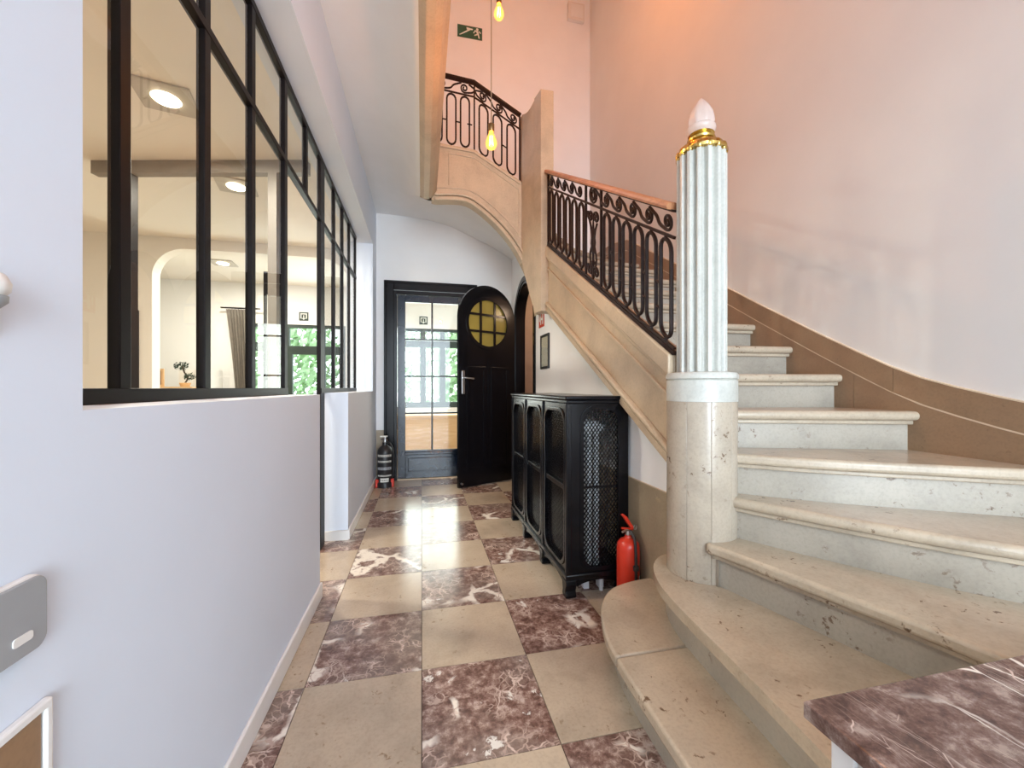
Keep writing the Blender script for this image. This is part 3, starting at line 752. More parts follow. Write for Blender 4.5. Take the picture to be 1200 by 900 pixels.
# ---- arched door leaf, standing open
hx, hy_, ang = 1.128, 4.915, math.atan2(-.336,-.725)
d2 = thing('door_2', 'black arched door with a round amber window standing open', 'door', (hx,hy_,0), ang, kind='structure')
LW, LC, LR_ = .80, (.40, 1.915), .400
arch = [(0,1.45),(LW,1.45),(LW,1.965)]+[(.40+LR_*math.cos(a), 1.965+LR_*math.sin(a)) for a in [PI*k/28 for k in range(1,28)]]+[(0,1.965)]
leaf = G().box(0,LW,-.021,.021,.012,1.45); ring(leaf, arch, circ(.40,1.915,.285), LC, -.021, .021, 'y')
lf = leaf.build('leaf', M['black'], d2, fixn=True)
rg = G(); ring(rg, circ(.40,1.915,.315), circ(.40,1.915,.272), LC, .018, .030, 'y'); rg.build('window_ring', M['black'], d2, fixn=True, bevel=.004)
for c_ in (-.100,.100):
    hh = math.sqrt(.285**2-c_**2)
    G().box(.40+c_-.013,.40+c_+.013,-.014,.020,1.915-hh,1.915+hh).build('muntin', M['black'], d2)
    G().box(.40-hh,.40+hh,-.014,.020,1.915+c_-.013,1.915+c_+.013).build('muntin', M['black'], d2)
def clip_rect(P, x0,x1,y0,y1):
    for ax, v, s_ in ((0,x0,1),(0,x1,-1),(1,y0,1),(1,y1,-1)):
        Q = []
        for i in range(len(P)):
            a, b = P[i], P[(i+1)%len(P)]; ia = (a[ax]-v)*s_ >= 0; ib = (b[ax]-v)*s_ >= 0
            if ia: Q.append(a)
            if ia != ib: t = (v-a[ax])/(b[ax]-a[ax]); Q.append((a[0]+(b[0]-a[0])*t, a[1]+(b[1]-a[1])*t))
        P = Q
    return P
cells = [-.3,-.1,.1,.3]
for i in range(3):
    for j in range(3):
        P = clip_rect(circ(.40,1.915,.284,60), .40+cells[i],.40+cells[i+1],1.915+cells[j],1.915+cells[j+1])
        if len(P) > 2: G().prism(P, -.003, .003, 'y').build('pane', M['amber'], d2, fixn=True)
G().box(.398,.402,.020,.026,.25,1.50).build('groove_bead', M['black'], d2)
for a,b in ((.10,.36),(.44,.70)): 
    rg = G(); ring(rg, rect(a,b,.20,1.40), rect(a+.03,b-.03,.23,1.37), ((a+b)/2,.8), .018, .028, 'y'); rg.build('panel_moulding', M['black'], d2, fixn=True, bevel=.004)
G().box(LW-.075,LW-.035,.020,.028,1.08,1.345).build('handle_plate', M['chrome'], d2, bevel=.003)['label'] = 'brushed metal handle plate'
G().tube([(LW-.055,.028,1.265),(LW-.055,.066,1.265),(LW-.075,.072,1.264),(LW-.17,.070,1.255)], .009, 8).build('lever', M['chrome'], d2, smooth=True)
G().tube([(LW-.03,.021,.06),(LW-.03,.05,.06)], .012, 8).build('door_stop', M['chrome'], d2, smooth=True)
# ---- architrave of the arched doorway
tr = thing('trim_4', 'black arched architrave around the closet doorway', 'trim', (WU, AC, 0), kind='structure')
g = G(); outer_ = []; inner_ = []
na = 30
def arch_path(r): return [(AC-r,0)]+[(AC-r*math.cos(PI*k/na), AZ+r*math.sin(PI*k/na)) for k in range(na+1)]+[(AC+r,0)]
o_, i_ = arch_path(AR+.045), arch_path(AR-.03)
for o1,i1,xx,tt in ((arch_path(AR+.05),arch_path(AR-.005),WU-.018,WU-.001),(arch_path(AR),arch_path(AR-.035),WU-.010,WU+.11)):
    g = G()
    for k in range(len(o1)-1):
        g.add([(xx,*o1[k]),(xx,*o1[k+1]),(xx,*i1[k+1]),(xx,*i1[k]),(tt,*o1[k]),(tt,*o1[k+1]),(tt,*i1[k+1]),(tt,*i1[k])],
              [(0,1,2,3),(7,6,5,4),(0,4,5,1),(3,2,6,7)])
    g.v = [(x-WU,y-AC,z) for x,y,z in g.v]
    g.build('arch_frame', M['black'], tr, smooth=True, fixn=True)

# ================================================================== RADIATOR CABINET
CX0, CX1, CY0, CY1, CH = .776, 1.144, 2.075, 3.435, 1.105
cb = thing('radiator_cabinet', 'black radiator cabinet with lattice panels against the wall under the stairs', 'cabinet', (CX0, CY0, 0))
CO = Vector((CX0,CY0,0))
def cp(g, name, mat=None, par=None, **k):
    g.v = [tuple(Vector(p)-CO) for p in g.v]; return g.build(name, mat or M['black_cab'], par or cb, **k)
cp(G().box(CX0-.014,CX1,CY0-.016,CY1+.014,CH-.022,CH), 'top', bevel=.008, seg=3)
cp(G().box(CX0-.004,CX1,CY0-.006,CY1+.004,CH-.042,CH-.022), 'cornice', bevel=.006)
def gothic(a0,a1,z0,z1,r):
    """opening with rounded, slightly stepped corners"""
    P = []
    for cx,cz,s0 in ((a1-r,z0+r,-PI/2),(a1-r,z1-r,0),(a0+r,z1-r,PI/2),(a0+r,z0+r,PI)):
        P += [(cx+r*math.cos(s0+PI/2*k/6), cz+r*math.sin(s0+PI/2*k/6)) for k in range(7)]
    return P
def lattice(a0,a1,z0,z1,t0,t1,ax,step=.024,w=.0042):
    g = G(); k = -int((z1-z0)/step)-1
    R_ = rect(a0,a1,z0,z1)
    for s_ in (1,-1):
        u = -(z1-z0)-step
        while u < (a1-a0)+(z1-z0)+step:
            x0 = a0+u
            P = [(x0-w,z0),(x0+w,z0),(x0+w+(z1-z0)*s_*.72,z1),(x0-w+(z1-z0)*s_*.72,z1)]
            P = clip_rect(P,a0,a1,z0,z1)
            if len(P) > 2: g.prism(P, t0 if s_ > 0 else t0+(t1-t0)*.4, t1 if s_ < 0 else t0+(t1-t0)*.6, ax)
            u += step
    return g
bw = (CY1-CY0)/3
for b in range(3):
    a0, a1 = CY0+b*bw, CY0+(b+1)*bw
    g = G(); ring(g, rect(a0,a1,.11,CH-.042), gothic(a0+.045,a1-.045,.155,CH-.085,.085), ((a0+a1)/2,.6), CX0+.004, CX0+.026, 'x'); ff = cp(g, 'front_frame', fixn=True, bevel=.003)
    g = G(); ring(g, gothic(a0+.030,a1-.030,.140,CH-.070,.095), gothic(a0+.052,a1-.052,.162,CH-.092,.080), ((a0+a1)/2,.6), CX0-.004, CX0+.008, 'x'); cp(g, 'panel_moulding', par=ff, fixn=True, bevel=.004)
    cp(G().box(CX0+.004,CX0+.020,a0+.04,a1-.04,.575,.605), 'middle_rail', par=ff, bevel=.003)
    cp(lattice(a0+.04,a1-.04,.15,CH-.08,CX0+.022,CX0+.030,'x'), 'lattice', par=ff)
for y in (CY0,CY0+bw,CY0+2*bw,CY1): cp(G().box(CX0-.006,CX0+.012,y-.012 if y > CY0 else y,y+.012 if y < CY1 else y,.12,CH-.04), 'pilaster', bevel=.005)
# near end
cp(G().box(CX0-.004,CX0+.028,CY0-.002,CY0+.028,.11,CH-.04), 'corner_post', bevel=.005)
g = G(); ring(g, rect(CX0+.004,CX1,.11,CH-.042), gothic(.868,1.085,.15,1.035,.075), (.975,.6), CY0, CY0+.022, 'y'); ef = cp(g, 'end_frame', fixn=True, bevel=.003)
g = G(); ring(g, gothic(.851,1.102,.132,1.052,.085), gothic(.875,1.078,.158,1.028,.07), (.975,.6), CY0-.006, CY0+.006, 'y'); cp(g, 'panel_moulding', par=ef, fixn=True, bevel=.004)
cp(lattice(.855,1.10,.14,1.04,CY0+.022,CY0+.030,'y',step=.021,w=.0032), 'lattice', par=ef)
cp(G().box(.86,1.095,CY0+.012,CY0+.022,.590,.602), 'middle_rail')
cp(G().box(CX0+.004,CX1,CY1-.022,CY1,.11,CH-.042), 'end_panel')
# base moulding, scalloped apron and bracket feet
cp(G().box(CX0-.010,CX1,CY0-.012,CY1+.010,.095,.128), 'base_moulding', bevel=.009, seg=3)
def scallop(a,b,z1=.10):
    return [(a,z1),(a,.055)]+[(a+(b-a)*t, .055+.028*math.sin(PI*t)**.7+(.0 if 0 < t < 1 else 0)) for t in [k/12 for k in range(1,12)]]+[(b,.055),(b,z1)]
fy = [CY0-.012, CY0+.43, CY0+.89, CY1-.055]
for a,b in zip(fy,fy[1:]): cp(G().prism(scallop(a+.06,b+.005), CX0-.002, CX0+.016, 'x'), 'apron', fixn=True)
cp(G().prism(scallop(CX0+.06,CX1-.05), CY0, CY0+.016, 'y'), 'apron', fixn=True)
footp = [(.0,0),(.052,0),(.060,.014),(.054,.040),(.064,.075),(.068,.10),(-.004,.10),(-.010,.075),(.006,.040),(-.006,.014)]
for y in fy: cp(G().prism([(y+p,q) for p,q in footp], CX0-.012, CX0+.05, 'x'), 'foot', fixn=True, bevel=.006)
cp(G().prism([(CX1-.065+p,q) for p,q in footp], CY0-.012, CY0+.05, 'y'), 'foot', fixn=True, bevel=.006)
# the radiator inside, seen through the lattice
rd = thing('column_radiator', 'silver cast iron column radiator inside the black cabinet', 'radiator', (.965, 2.165, 0))
for k in range(9):
    y = k*.115; g = G()
    for x in (-.066,-.022,.022): g.tube([(x,y,.09),(x,y,.96)], .0165, 8)
    g.tube([(-.06,y,.10),(.06,y,.10)], .026, 8).tube([(-.06,y,.92),(.06,y,.92)], .026, 8)
    if k in (0,8): g.box(-.06,-.03,y-.02,y+.02,0,.1).box(.03,.06,y-.02,y+.02,0,.1)
    g.build('section', M['cast'], rd, smooth=True)
G().tube([(0,-.01,.10),(0,.95,.10)], .018, 8).build('pipe', M['cast'], rd, smooth=True); G().tube([(0,-.01,.92),(0,.95,.92)], .018, 8).build('pipe', M['cast'], rd, smooth=True)
G().tube([(.03,-.05,.0),(.03,-.05,.10),(.0,-.02,.10)], .011, 8).build('supply_pipe', M['cast'], rd, smooth=True)

# ================================================================== FIRE EXTINGUISHERS
ex = thing('fire_extinguisher', 'red fire extinguisher on the floor between the cabinet and the stairs', 'fire extinguisher', (1.082, 1.965, 0))
G().lathe([(0,0),(.056,0),(.060,.006),(.060,.295),(.056,.318),(.042,.336),(.022,.346),(.018,.352),(.018,.362),(0,.362)], 28).build('cylinder', M['red'], ex, smooth=True)
vv_ = G().lathe([(0,.36),(.015,.36),(.015,.395),(0,.395)], 14).build('valve', M['chrome'], ex, smooth=True)
G().tube([(.012,-.004,.388),(-.018,-.015,.394),(-.050,-.030,.390)], .006, 6).build('nozzle', M['chrome'], vv_, smooth=True)
G().add([(x+dx,y,z) for x,z in ((.020,.385),(-.028,.455),(-.040,.470),(-.030,.475),(-.012,.462),(.030,.400)) for dx,y in ((0,-.011),(0,.011))],
        [(0,2,4,6,8,10),(11,9,7,5,3,1)]+[(2*k+1,2*((k+1)%6)+1,2*((k+1)%6),2*k) for k in range(6)]).build('lever', M['red'], vv_, fixn=True, bevel=.002)
G().tube([(.02,-.01,.392),(-.02,-.012,.400),(-.045,-.014,.405)], .006, 6).build('carry_handle', M['red'], vv_, smooth=True)
G().tube([(.030+.008*math.cos(a),-.020,.405+.012*math.sin(a)) for a in [2*PI*k/12 for k in range(12)]], .0018, 5, True).build('pin_ring', M['chrome'], vv_, smooth=True)
G().tube(smooth_path([(.004,-.016,.385),(.008,-.050,.36),(.006,-.068,.30),(.008,-.068,.18),(.008,-.066,.06)],4), .008, 8).build('hose', M['dark_plastic'], ex, smooth=True)
G().box(-.006,.022,-.0765,-.058,.195,.222).build('hose_clip', M['dark_plastic'], ex, bevel=.003)
lb = G(); lb.grid([[(.0606*math.cos(a),.0606*math.sin(a),z) for a in [-.95+.5*k/6 for k in range(7)]] for z in (.10,.155)]); lb.build('label_sticker', M['sign_white'], ex, smooth=True)

ex2 = thing('fire_extinguisher', 'black fire extinguisher with pale printed bands beside the back door', 'fire extinguisher', (-.418, 4.90, 0))
G().lathe([(0,.03),(.082,.03),(.088,.04),(.088,.40),(.082,.43),(.060,.46),(.036,.475),(.030,.49),(.030,.515),(0,.515)], 28).build('cylinder', M['dark_plastic'], ex2, smooth=True)
for z,h_,m_ in ((.355,.024,'paper'),(.29,.020,'paper'),(.205,.030,'grey_plastic'),(.13,.016,'paper'),(.065,.045,'sign_white')):
    w_ = 1.0 if z > .1 else .55
    g = G(); g.grid([[(.0888*math.cos(a),.0888*math.sin(a),z_) for a in [-PI/2-w_+2*w_*k/10 for k in range(11)]] for z_ in (z,z+h_)]); g.build('printed_band', M[m_], ex2, smooth=True)
    # rows of small dark print on the band
    g = G()
    for q in range(9 if z > .1 else 5):
        a = -PI/2-w_*.8+1.6*w_*q/(9 if z > .1 else 5); aw = .07+.05*((q*7)%3)/3
        g.grid([[(.0892*math.cos(a+aw*k/2),.0892*math.sin(a+aw*k/2),z_) for k in range(3)] for z_ in (z+h_*.32,z+h_*.62)])
    g.build('print', M['dark_plastic'], ex2)
G().lathe([(0,.51),(.024,.51),(.024,.55),(.016,.556),(.016,.575),(0,.575)], 16).build('valve', M['chrome'], ex2, smooth=True)
G().box(-.055,.030,-.014,.014,.575,.590).build('lever', M['sign_white'], ex2, bevel=.004)
G().box(-.050,.020,-.012,.012,.545,.556).build('carry_handle', M['dark_plastic'], ex2, bevel=.003)
G().tube(smooth_path([(.02,-.02,.53),(.075,-.05,.48),(.098,-.045,.36),(.098,-.045,.12)],5), .010, 8).build('hose', M['dark_plastic'], ex2, smooth=True)
G().lathe([(0,0),(.100,0),(.100,.055),(.094,.060),(.089,.060),(.089,.03),(0,.03)], 28, a0=0).build('foot_ring', M['dark_plastic'], ex2, smooth=True)
for s_ in (-1,1): G().box(s_*.085-.018,s_*.085+.018,-.062,-.02,.0,.095).build('stand_bracket', M['red'], ex2, bevel=.006)

# ================================================================== MARBLE TOPPED CONSOLE (near right)
cn = thing('marble_console', 'low grey console with a maroon marble top beside the lowest steps', 'console table', (.63, .10, 0))
G().box(0,.95,-.10,.455,.592,.62).build('marble_top', M['table_marble'], cn, bevel=.003)
for bx in ((.035,.06,-.07,.425,.03,.592),(.06,.91,.40,.425,.03,.592),(.06,.91,-.07,-.045,.03,.592),(.885,.91,-.045,.40,.03,.592)): G().box(*bx).build('panel', plain('grey_paint',(.52,.51,.48),.5), cn, bevel=.002)
for x in (.035,.885):
    for y in (-.075,.395): G().box(x-.006,x+.032,y-.002,y+.036,0,.592).build('corner_post', M['white_paint'], cn, bevel=.003)
rg = G(); ring(rg, rect(-.03,.38,.08,.56), rect(0,.35,.11,.53), (.175,.32), .026, .036, 'x'); rg.build('panel_moulding', M['white_paint'], cn, fixn=True, bevel=.003)

# ================================================================== PENDANT BULBS
def pendant(x, y, zb_, label, power):
    t = thing('pendant_bulb', label, 'pendant lamp', (x, y, zb_), group='bare filament bulbs in the stairwell')
    G().tube([(0,0,.135),(0,0,TOP-zb_-.03)], .0028, 6).build('cord', plain('brown_cord',(.30,.20,.12),.8), t)
    G().lathe([(0,TOP-zb_-.03),(.05,TOP-zb_-.03),(.05,TOP-zb_),(0,TOP-zb_)], 16).build('ceiling_rose', M['brass'], t, smooth=True)
    G().lathe([(0,.098),(.014,.098),(.017,.104),(.017,.138),(.010,.144),(0,.144)], 16).build('socket', plain('bronze',(.22,.13,.06),.35,metal=1), t, smooth=True)
    G().lathe([(0.001,0),(.012,.002),(.024,.010),(.031,.024),(.032,.040),(.027,.058),(.019,.078),(.014,.090),(.013,.100)], 24).build('bulb', M['bulb'], t, smooth=True)
    f = G()
    for k in range(6):
        a = 2*PI*k/6; f.tube([(.012*math.cos(a),.012*math.sin(a),.022),(.009*math.cos(a+.5),.009*math.sin(a+.5),.075)], .0014, 4)
    f.build('filament', M['filament'], t)
    d = bpy.data.lights.new('bulb_light', 'POINT'); d.energy = power; d.color = (1,.37,.06); d.shadow_soft_size = .03
    o = bpy.data.objects.new('bulb_light', d); C.objects.link(o); o.location = (0,0,.045); o.parent = t
    return t
pendant(.372, 2.17, 2.455, 'glowing amber filament bulb hanging lowest, in front of the landing balustrade', 16)
pendant(.474, 2.48, 3.467, 'glowing amber filament bulb hanging higher, beside the emergency exit sign', 10)
pendant(1.15, 2.7, 5.2, 'glowing amber filament bulb hanging near the top of the stairwell', 88)

# ================================================================== SIGNS AND WALL FITTINGS
sg = thing('exit_sign', 'green emergency exit sign with running figure and stairs, high on the back wall', 'sign', (.606, YB, 5.735))
sg.rotation_euler = (0,0,0)
G().box(-.160,.160,-.008,0,-.078,.078).build('plate', M['green_sign'], sg, bevel=.002); sgp = sg.children[0] if sg.children else sg
def glyph(P, name='pictogram'): G().prism(P, -.0105, -.0075, 'y').build(name, M['sign_white'], sgp, fixn=True)
glyph([(-.140,-.055),(-.120,-.055),(.000,.022),(-.010,.036)]); glyph([(-.045,.055),(-.040,.025),(.035,.030),(.040,.045)])
glyph([(x*.016+.095,y*.016+.050) for x,y in circ(0,0,1,14)])
glyph([(.062,.036),(.105,.030),(.118,-.010),(.096,-.014),(.080,.018),(.058,.022)]); glyph([(.096,-.008),(.116,-.008),(.128,-.060),(.112,-.062)]); glyph([(.098,-.002),(.108,-.016),(.060,-.040),(.055,-.028)]); glyph([(.110,.024),(.135,.002),(.146,.010),(.116,.036)]); glyph([(.055,.020),(.068,.020),(.052,-.008),(.042,-.002)])
bx_ = thing('alarm_box', 'square white box high on the back wall near the stairwell corner', 'alarm', (2.05, YB, 6.26))
G().box(-.12,.12,-.06,0,-.12,.12).build('body', M['stair_plaster'], bx_, bevel=.014, seg=3); G().box(-.085,.085,-.066,-.058,-.085,.085).build('cover', M['white_plastic'], bx_, bevel=.004)
fs = thing('fire_hose_sign', 'small red fire equipment sign on the white wall under the stairs', 'sign', (WU, 3.81, 1.83))
G().box(-.005,0,-.085,.085,-.08,.08).build('plate', M['red_sign'], fs, bevel=.001)
for P in (rect(-.060,-.035,-.055,.055), rect(.005,.030,-.055,.055), rect(-.035,.005,-.012,.010), rect(.045,.062,-.02,.055)):
    G().prism(P, -.0065, -.0045, 'x').build('pictogram', M['sign_white'], fs, fixn=True)
nt = thing('framed_notice', 'narrow black framed paper notice on the wall under the stairs', 'picture frame', (WU, 3.685, 1.498))
rg = G(); ring(rg, rect(-.13,.13,-.165,.165), rect(-.108,.108,-.143,.143), (0,0), -.016, 0, 'x'); rg.build('frame', M['dark_plastic'], nt, fixn=True, bevel=.002)
G().box(-.008,-.001,-.110,.110,-.145,.145).build('paper', M['paper'], nt); G().box(-.0115,-.010,-.108,.108,-.143,.143).build('pane', M['glass'], nt)
sw = thing('motion_switch', 'white wall switch with a rounded sensor head on the left wall', 'light switch', (WL, .620, 1.262))
G().box(0,.008,-.040,.038,-.038,.040).build('plate', M['white_plastic'], sw, bevel=.003)
g = G().lathe([(0,-.014),(.020,-.012),(.026,-.004),(.027,.006),(.022,.017),(.012,.023),(0,.025)], 20); g.v = [(x+.012,y+.006,z+.014) for x,y,z in g.v]; g.build('sensor_head', M['white_plastic'], sw, smooth=True)
g = G().lathe([(0,-.030),(.016,-.027),(.024,-.018),(.0245,-.010),(0,-.010)], 20); g.v = [(x+.012,y+.006,z+.014) for x,y,z in g.v]; g.build('sensor_lens', M['grey_plastic'], sw, smooth=True)
dv = thing('card_reader', 'rounded grey wall unit with a small white bar on the left wall', 'wall unit', (WL, .648, .833))
P = gothic(-.075,.068,-.052,.054,.018)
G().prism(P, 0, .012, 'x').build('back_case', M['white_plastic'], dv, fixn=True, bevel=.003)
G().prism(gothic(-.073,.066,-.050,.052,.017), .0121, .017, 'x').build('front_cover', M['grey_plastic'], dv, fixn=True, bevel=.002)
G().prism(gothic(.014,.042,-.030,-.018,.004), .0165, .0185, 'x').build('white_bar', M['white_plastic'], dv, fixn=True)

# ================================================================== ROOMS BEYOND (left room, veranda, garden front)
RX, RY0, RY1, RC = -4.6, -1.2, 7.2, 2.83
tag(G().box(RX-.1,-.881,RY0-.1,5.35,-.1,-.001).box(RX-.1,1.7,5.351,RY1+.2,-.1,-.001).build('floor_left_room', M['oak_floor']), 'oak floor of the rooms behind the glazing', 'floor', kind='structure')
tag(G().box(RX-.1,WL-.246,RY0-.1,5.35,RC,RC+.1).box(RX-.1,1.7,5.351,RY1+.2,RC,RC+.1).build('ceiling_left_room', M['room_plaster']), 'cream ceiling of the rooms behind the glazing', 'ceiling', kind='structure')
tag(G().box(RX-.1,RX,RY0,RY1,0,RC).build('wall_room_left', M['room_plaster']), 'cream far wall of the left room', 'wall', kind='structure')
tag(G().box(RX,WL-.246,RY0-.1,RY0,0,RC).build('wall_room_front', M['room_plaster']), 'cream near wall of the left room', 'wall', kind='structure')
tag(G().box(1.6,1.7,5.36,RY1,0,RC).build('wall_veranda', M['plaster']), 'white end wall of the veranda', 'wall', kind='structure')
ax0, ax1, az, ar = -2.91, -.86, 2.71, .32
P = [(RX,0),(ax0,0),(ax0,az-ar)]+[(ax0+ar-ar*math.cos(PI/2*k/10), az-ar+ar*math.sin(PI/2*k/10)) for k in range(1,10)]+[(ax0+ar,az),(ax1-ar,az)]+[(ax1-ar+ar*math.sin(PI/2*k/10), az-ar+ar*math.cos(PI/2*k/10)) for k in range(1,10)]+[(ax1,az-ar),(ax1,0),(WL-.246,0),(WL-.246,RC),(RX,RC)]
tag(G().prism(P, 5.2, 5.34, 'y').build('wall_arch', M['room_plaster'], fixn=True), 'cream wall with a wide basket arch between the rooms', 'wall', kind='structure')
# garden front with three openings
g = G(); wz = 2.19
ops = [(-2.74,-2.40,.35,wz),(-2.17,-1.25,0,wz),(-.5,1.1,.80,wz)]
xs = RX
for x0,x1,z0_,z1_ in ops:
    g.box(xs,x0,RY1,RY1+.15,0,RC); g.box(x0,x1,RY1,RY1+.15,z1_,RC)
    if z0_ > 0: g.box(x0,x1,RY1,RY1+.15,0,z0_)
    xs = x1
g.box(xs,1.7,RY1,RY1+.15,0,RC)
tag(g.build('wall_garden', M['plaster']), 'white garden side wall with dark framed windows', 'wall', kind='structure')
def win(name, label, x0,x1,z0_,z1_, verts, tz):
    w = thing(name, label, 'window', ((x0+x1)/2, RY1+.05, z0_), kind='structure'); o = Vector(w.location)
    def q(x0,x1,y0,y1,z0,z1,nm,mat): gg = G().box(x0,x1,y0,y1,z0,z1); gg.v = [tuple(Vector(p)-o) for p in gg.v]; gg.build(nm, mat, w)
    ya, yb = RY1+.02, RY1+.09; f = .05
    for a,b,c_,d in ((x0,x0+f,z0_,z1_),(x1-f,x1,z0_,z1_),(x0+f,x1-f,z1_-f,z1_),(x0+f,x1-f,z0_,z0_+f),(x0+f,x1-f,tz-.05,tz+.04)): q(a,b,ya,yb,c_,d,'frame',M['frame_green'])
    cols = [x0+f]+verts+[x1-f]
    for v in verts: q(v-.045,v+.045,ya,yb,z0_+f,z1_-f,'mullion',M['frame_green'])
    for a,b in zip(cols,cols[1:]):
        q(a,b,ya+.03,ya+.036,tz,z1_-f,'pane',M['glass']); q(a,b,ya+.03,ya+.036,z0_+f,tz,'pane',M['glass'])
        for s0,s1,t0,t1 in ((a,a+.05,z0_+f,tz-.05),(b-.05,b,z0_+f,tz-.05),(a+.05,b-.05,z0_+f,z0_+f+.05),(a+.05,b-.05,tz-.10,tz-.05)): q(s0,s1,ya-.012,yb-.02,t0,t1,'sash',M['frame_green'])
win('window_1', 'dark framed garden window behind the taupe curtain', *ops[0], [], 1.85)
win('window_2', 'dark green framed garden door below the square exit sign', *ops[1], [-1.62], 1.80)
win('window_3', 'dark framed veranda window seen through the back door', *ops[2], [.02,.36], 1.96)
def small_sign(x, z, label):
    s_ = thing('assembly_sign', label, 'sign', (x, RY1, z), group='small square signs above the garden windows')
    G().box(-.07,.07,-.006,0,-.07,.07).build('plate', M['frame_green'], s_)
    rg = G(); ring(rg, rect(-.050,.050,-.035,.050), rect(-.034,.034,-.030,.034), (0,.005), -.008, -.005, 'y'); rg.build('pictogram', M['sign_white'], s_, fixn=True)
    for P in (rect(-.007,.007,-.035,.02), [(-.026,-.026),(.026,-.026),(0,-.058)]): G().prism(P, -.009, -.005, 'y').build('pictogram', M['sign_white'], s_, fixn=True)
small_sign(-1.895, 2.325, 'small square dark sign with pale arrow above the garden door'); small_sign(.03, 2.33, 'small square dark sign with pale arrow above the veranda window')
# taupe portal frame across the left room
pf = thing('portal_frame', 'slim taupe painted portal frame standing across the left room', 'door frame', (-1.45, 3.385, 0), math.atan2(-.26,1.13))
G().box(-.95,.645,-.03,.03,2.735,2.828).build('beam', M['taupe'], pf); G().box(-.725,-.655,-.03,.03,0,2.735).build('post', M['steel'], pf); G().box(.36,.425,-.03,.03,0,2.735).build('post', M['taupe'], pf)
# downlights
def downlight(x, y, rz, label):
    t = thing('ceiling_downlight', label, 'ceiling light', (x, y, RC), rz, group='square downlights in the left room')
    G().box(-.14,.14,-.14,.14,-.012,-.0005).build('plate', plain('grey_metal',(.45,.42,.37),.4), t, bevel=.003)
    G().lathe([(.0,-.020),(.062,-.020),(.070,-.0125),(.0,-.0125)], 24).build('lamp', M['led'], t, smooth=True)
    d = bpy.data.lights.new('downlight_beam', 'AREA'); d.shape = 'DISK'; d.size = .12; d.energy = 26; d.color = (1,.94,.82)
    o = bpy.data.objects.new('downlight_beam', d); C.objects.link(o); o.location = (0,0,-.03); o.parent = t
downlight(-1.44, 2.70, .22, 'square metal downlight with bright lamp, in front of the taupe portal frame')
downlight(-1.50, 3.75, .22, 'square metal downlight just behind the taupe portal frame')
downlight(-2.9, 1.2, .22, 'square metal downlight deep in the near half of the left room')
downlight(-2.6, 6.1, .1, 'square metal downlight beyond the arch near the curtain')
# sideboard with a picture and a small tree
sb = thing('sideboard', 'tall pale sideboard beyond the arch', 'sideboard', (-3.3, 6.35, 0))
G().box(-.55,.30,-.2,.2,.05,1.14).build('body', M['white_plastic'], sb, bevel=.004); G().box(-.53,.28,-.17,.2,0,.05).build('plinth', M['taupe'], sb); G().box(-.57,.32,-.22,.22,1.14,1.165).build('top', M['pine'], sb, bevel=.004)
for a,b in ((-.53,-.27),(-.26,.01),(.02,.28)): G().box(a,b,-.21,-.2,.1,1.1).build('door', M['white_plastic'], sb, bevel=.002)
ph = thing('photo_frame', 'small brown photo frame leaning on the pale sideboard', 'photo frame', (-3.44, 6.25, 1.165))
g = G(); ring(g, rect(-.08,.08,0,.24), rect(-.055,.055,.025,.215), (0,.12), -.01, .01, 'y'); g.build('frame', M['pine'], ph, fixn=True); G().box(-.06,.06,-.004,.008,.02,.22).build('photo', plain('sepia_photo',(.22,.12,.06),.6,var=.7,sc=18), ph)
pl = thing('bonsai', 'small dark leaved bonsai in a low pot on the sideboard', 'potted plant', (-3.14, 6.3, 1.165))
G().lathe([(0,0),(.05,0),(.065,.05),(.06,.055),(0,.05)], 16).build('pot', M['pine'], pl, smooth=True)
G().tube(smooth_path([(0,0,.05),(.03,0,.12),(-.01,0,.20),(-.03,0,.28)],4), .010, 6).build('trunk', M['bark'], pl, smooth=True)
def leaves(cx, cy, cz, rx, ry, rz_, n, size, g, rnd):
    for _ in range(n):
        while True:
            p = Vector((rnd.uniform(-1,1),rnd.uniform(-1,1),rnd.uniform(-1,1)))
            if .25 < p.length < 1: break
        q = Vector((cx+p.x*rx, cy+p.y*ry, cz+p.z*rz_)); a = Vector((rnd.gauss(0,1),rnd.gauss(0,1),rnd.gauss(0,1))).normalized(); b = a.orthogonal().normalized(); s_ = size*rnd.uniform(.6,1.3)
        c_ = a.cross(b)*.5
        g.add([q-b*s_, q+c_*s_, q+b*s_, q-c_*s_], [(0,1,2,3)])
rnd = random.Random(5); g = G(); leaves(-.05,0,.28,.09,.07,.06,160,.016,g,rnd); leaves(.05,0,.14,.08,.06,.05,120,.016,g,rnd); g.build('foliage', M['leaf_dark'], pl)
# curtain
ct = thing('curtain', 'gathered taupe curtain beside the garden window', 'curtain', (-2.80, 7.08, 0))
rows = []
for k in range(15):
    z = .002+2.378*k/14; w = .075+.055*(z/2.4)**2
    cxk = .06-.10*(z/2.4)**2
    rows.append([(cxk-w+2*w*i/40+0, .035*math.sin(i*.95+.3*math.sin(z*2)), z) for i in range(41)])
g = G().grid(rows); co = g.build('fabric', M['curtain'], ct, smooth=True); m_ = co.modifiers.new('thickness','SOLIDIFY'); m_.thickness = .006
G().tube([(-.25,0,2.40),(.30,0,2.40)], .012, 8).build('rod', M['steel'], ct, smooth=True)
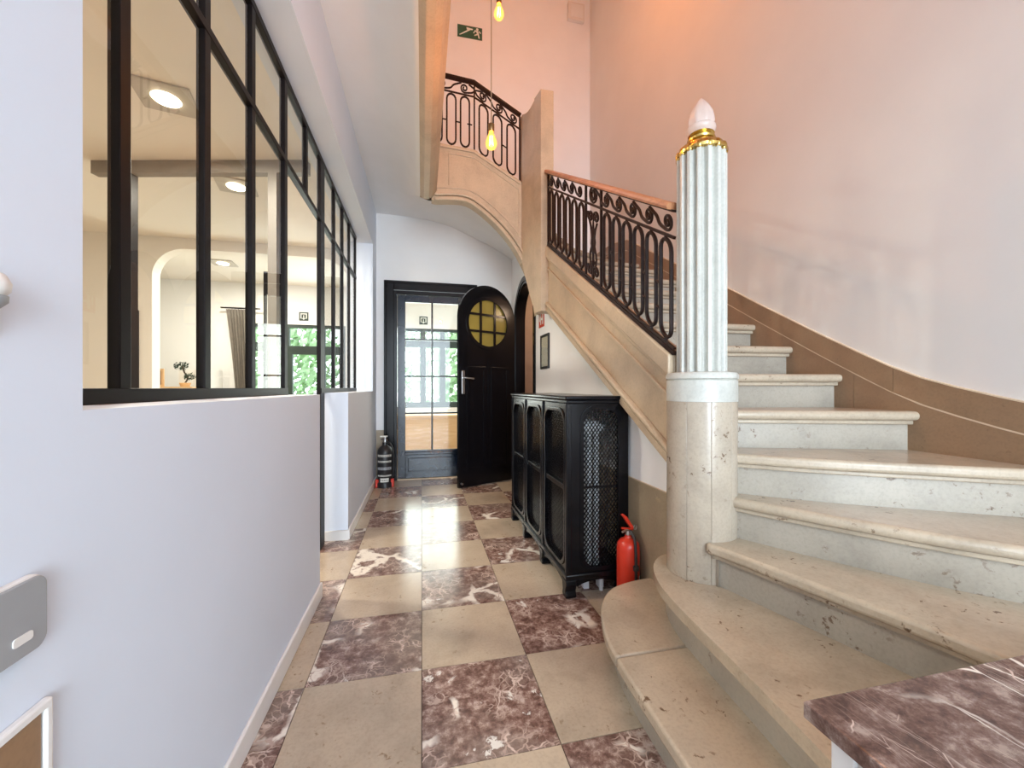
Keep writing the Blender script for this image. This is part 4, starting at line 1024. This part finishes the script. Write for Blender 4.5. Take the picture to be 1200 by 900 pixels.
# white cabinet, picture, steel screen, window seat
wc = thing('white_cupboard', 'plain white cupboard under the arch beside the curtain', 'cupboard', (-3.20, 6.85, 0))
G().box(-.20,.20,-.18,.18,.04,1.42).build('body', M['white_plastic'], wc, bevel=.005); G().box(-.195,-.003,-.195,-.18,.06,1.40).build('door', M['white_plastic'], wc, bevel=.002); G().box(.003,.195,-.195,-.18,.06,1.40).build('door', M['white_plastic'], wc, bevel=.002); G().box(-.2,.2,-.15,.18,0,.04).build('plinth', M['taupe'], wc)
mr = thing('wall_mirror', 'tall thin black framed mirror left of the arch', 'mirror', (-3.16, 5.2, 1.45))
g = G(); ring(g, rect(-.13,.13,-.75,.55), rect(-.112,.112,-.732,.532), (0,-.1), -.025, 0, 'y'); g.build('frame', M['steel'], mr, fixn=True); G().box(-.115,.115,-.012,-.004,-.735,.535).build('mirror_glass', plain('mirror',(.8,.8,.8),.04,metal=1,var=.01), mr)
sc_ = thing('steel_screen', 'narrow dark steel screen with horizontal bars under the arch', 'screen', (-1.61, 5.0, 0))
for bx in ((-.115,-.09,0,2.45),(.09,.115,0,2.45),(-.09,.09,2.20,2.45),(-.09,.09,1.70,1.73),(-.09,.09,1.24,1.27),(-.09,.09,.6,.63),(-.09,.09,0,.05)): G().box(bx[0],bx[1],-.02,.02,bx[2],bx[3]).build('bar', M['steel'], sc_)
ws = thing('window_seat', 'light pine window seat under the veranda window', 'bench', (.3, 6.92, 0))
G().box(-.85,.85,-.22,.22,.66,.70).build('seat', M['pine'], ws, bevel=.004); G().box(-.83,.83,-.19,.22,.08,.66).build('front', M['pine'], ws); G().box(-.83,.83,-.16,.22,0,.08).build('plinth', M['white_paint'], ws)
# garden
tag(G().box(-14,10,7.4,30,-.5,-.35).build('garden_lawn', M['grass']), 'green lawn outside the garden windows', 'lawn', kind='structure')
for k,(x,y,s_,lb_) in enumerate(((-6.6,13.5,1.2,'leafy garden tree beyond the curtained window'),(-3.3,11.0,.95,'leafy garden tree outside the garden door'),(-.7,14.5,1.25,'tall leafy tree standing behind the other garden trees'),(1.2,11.0,.9,'small leafy tree outside the veranda window'))):
    t = thing('garden_tree', lb_, 'tree', (x,y,-.36), group='trees in the garden')
    G().tube([(0,0,0),(.05,0,.8*s_),(0,.05,1.8*s_)], [.12,.09,.05], 8).build('trunk', M['bark'], t, smooth=True)
    g = G(); leaves(0,0,2.2*s_,1.5*s_,1.3*s_,1.9*s_,1500,.13,g,rnd); g.build('foliage', M['leaf'], t)
sun_d = None
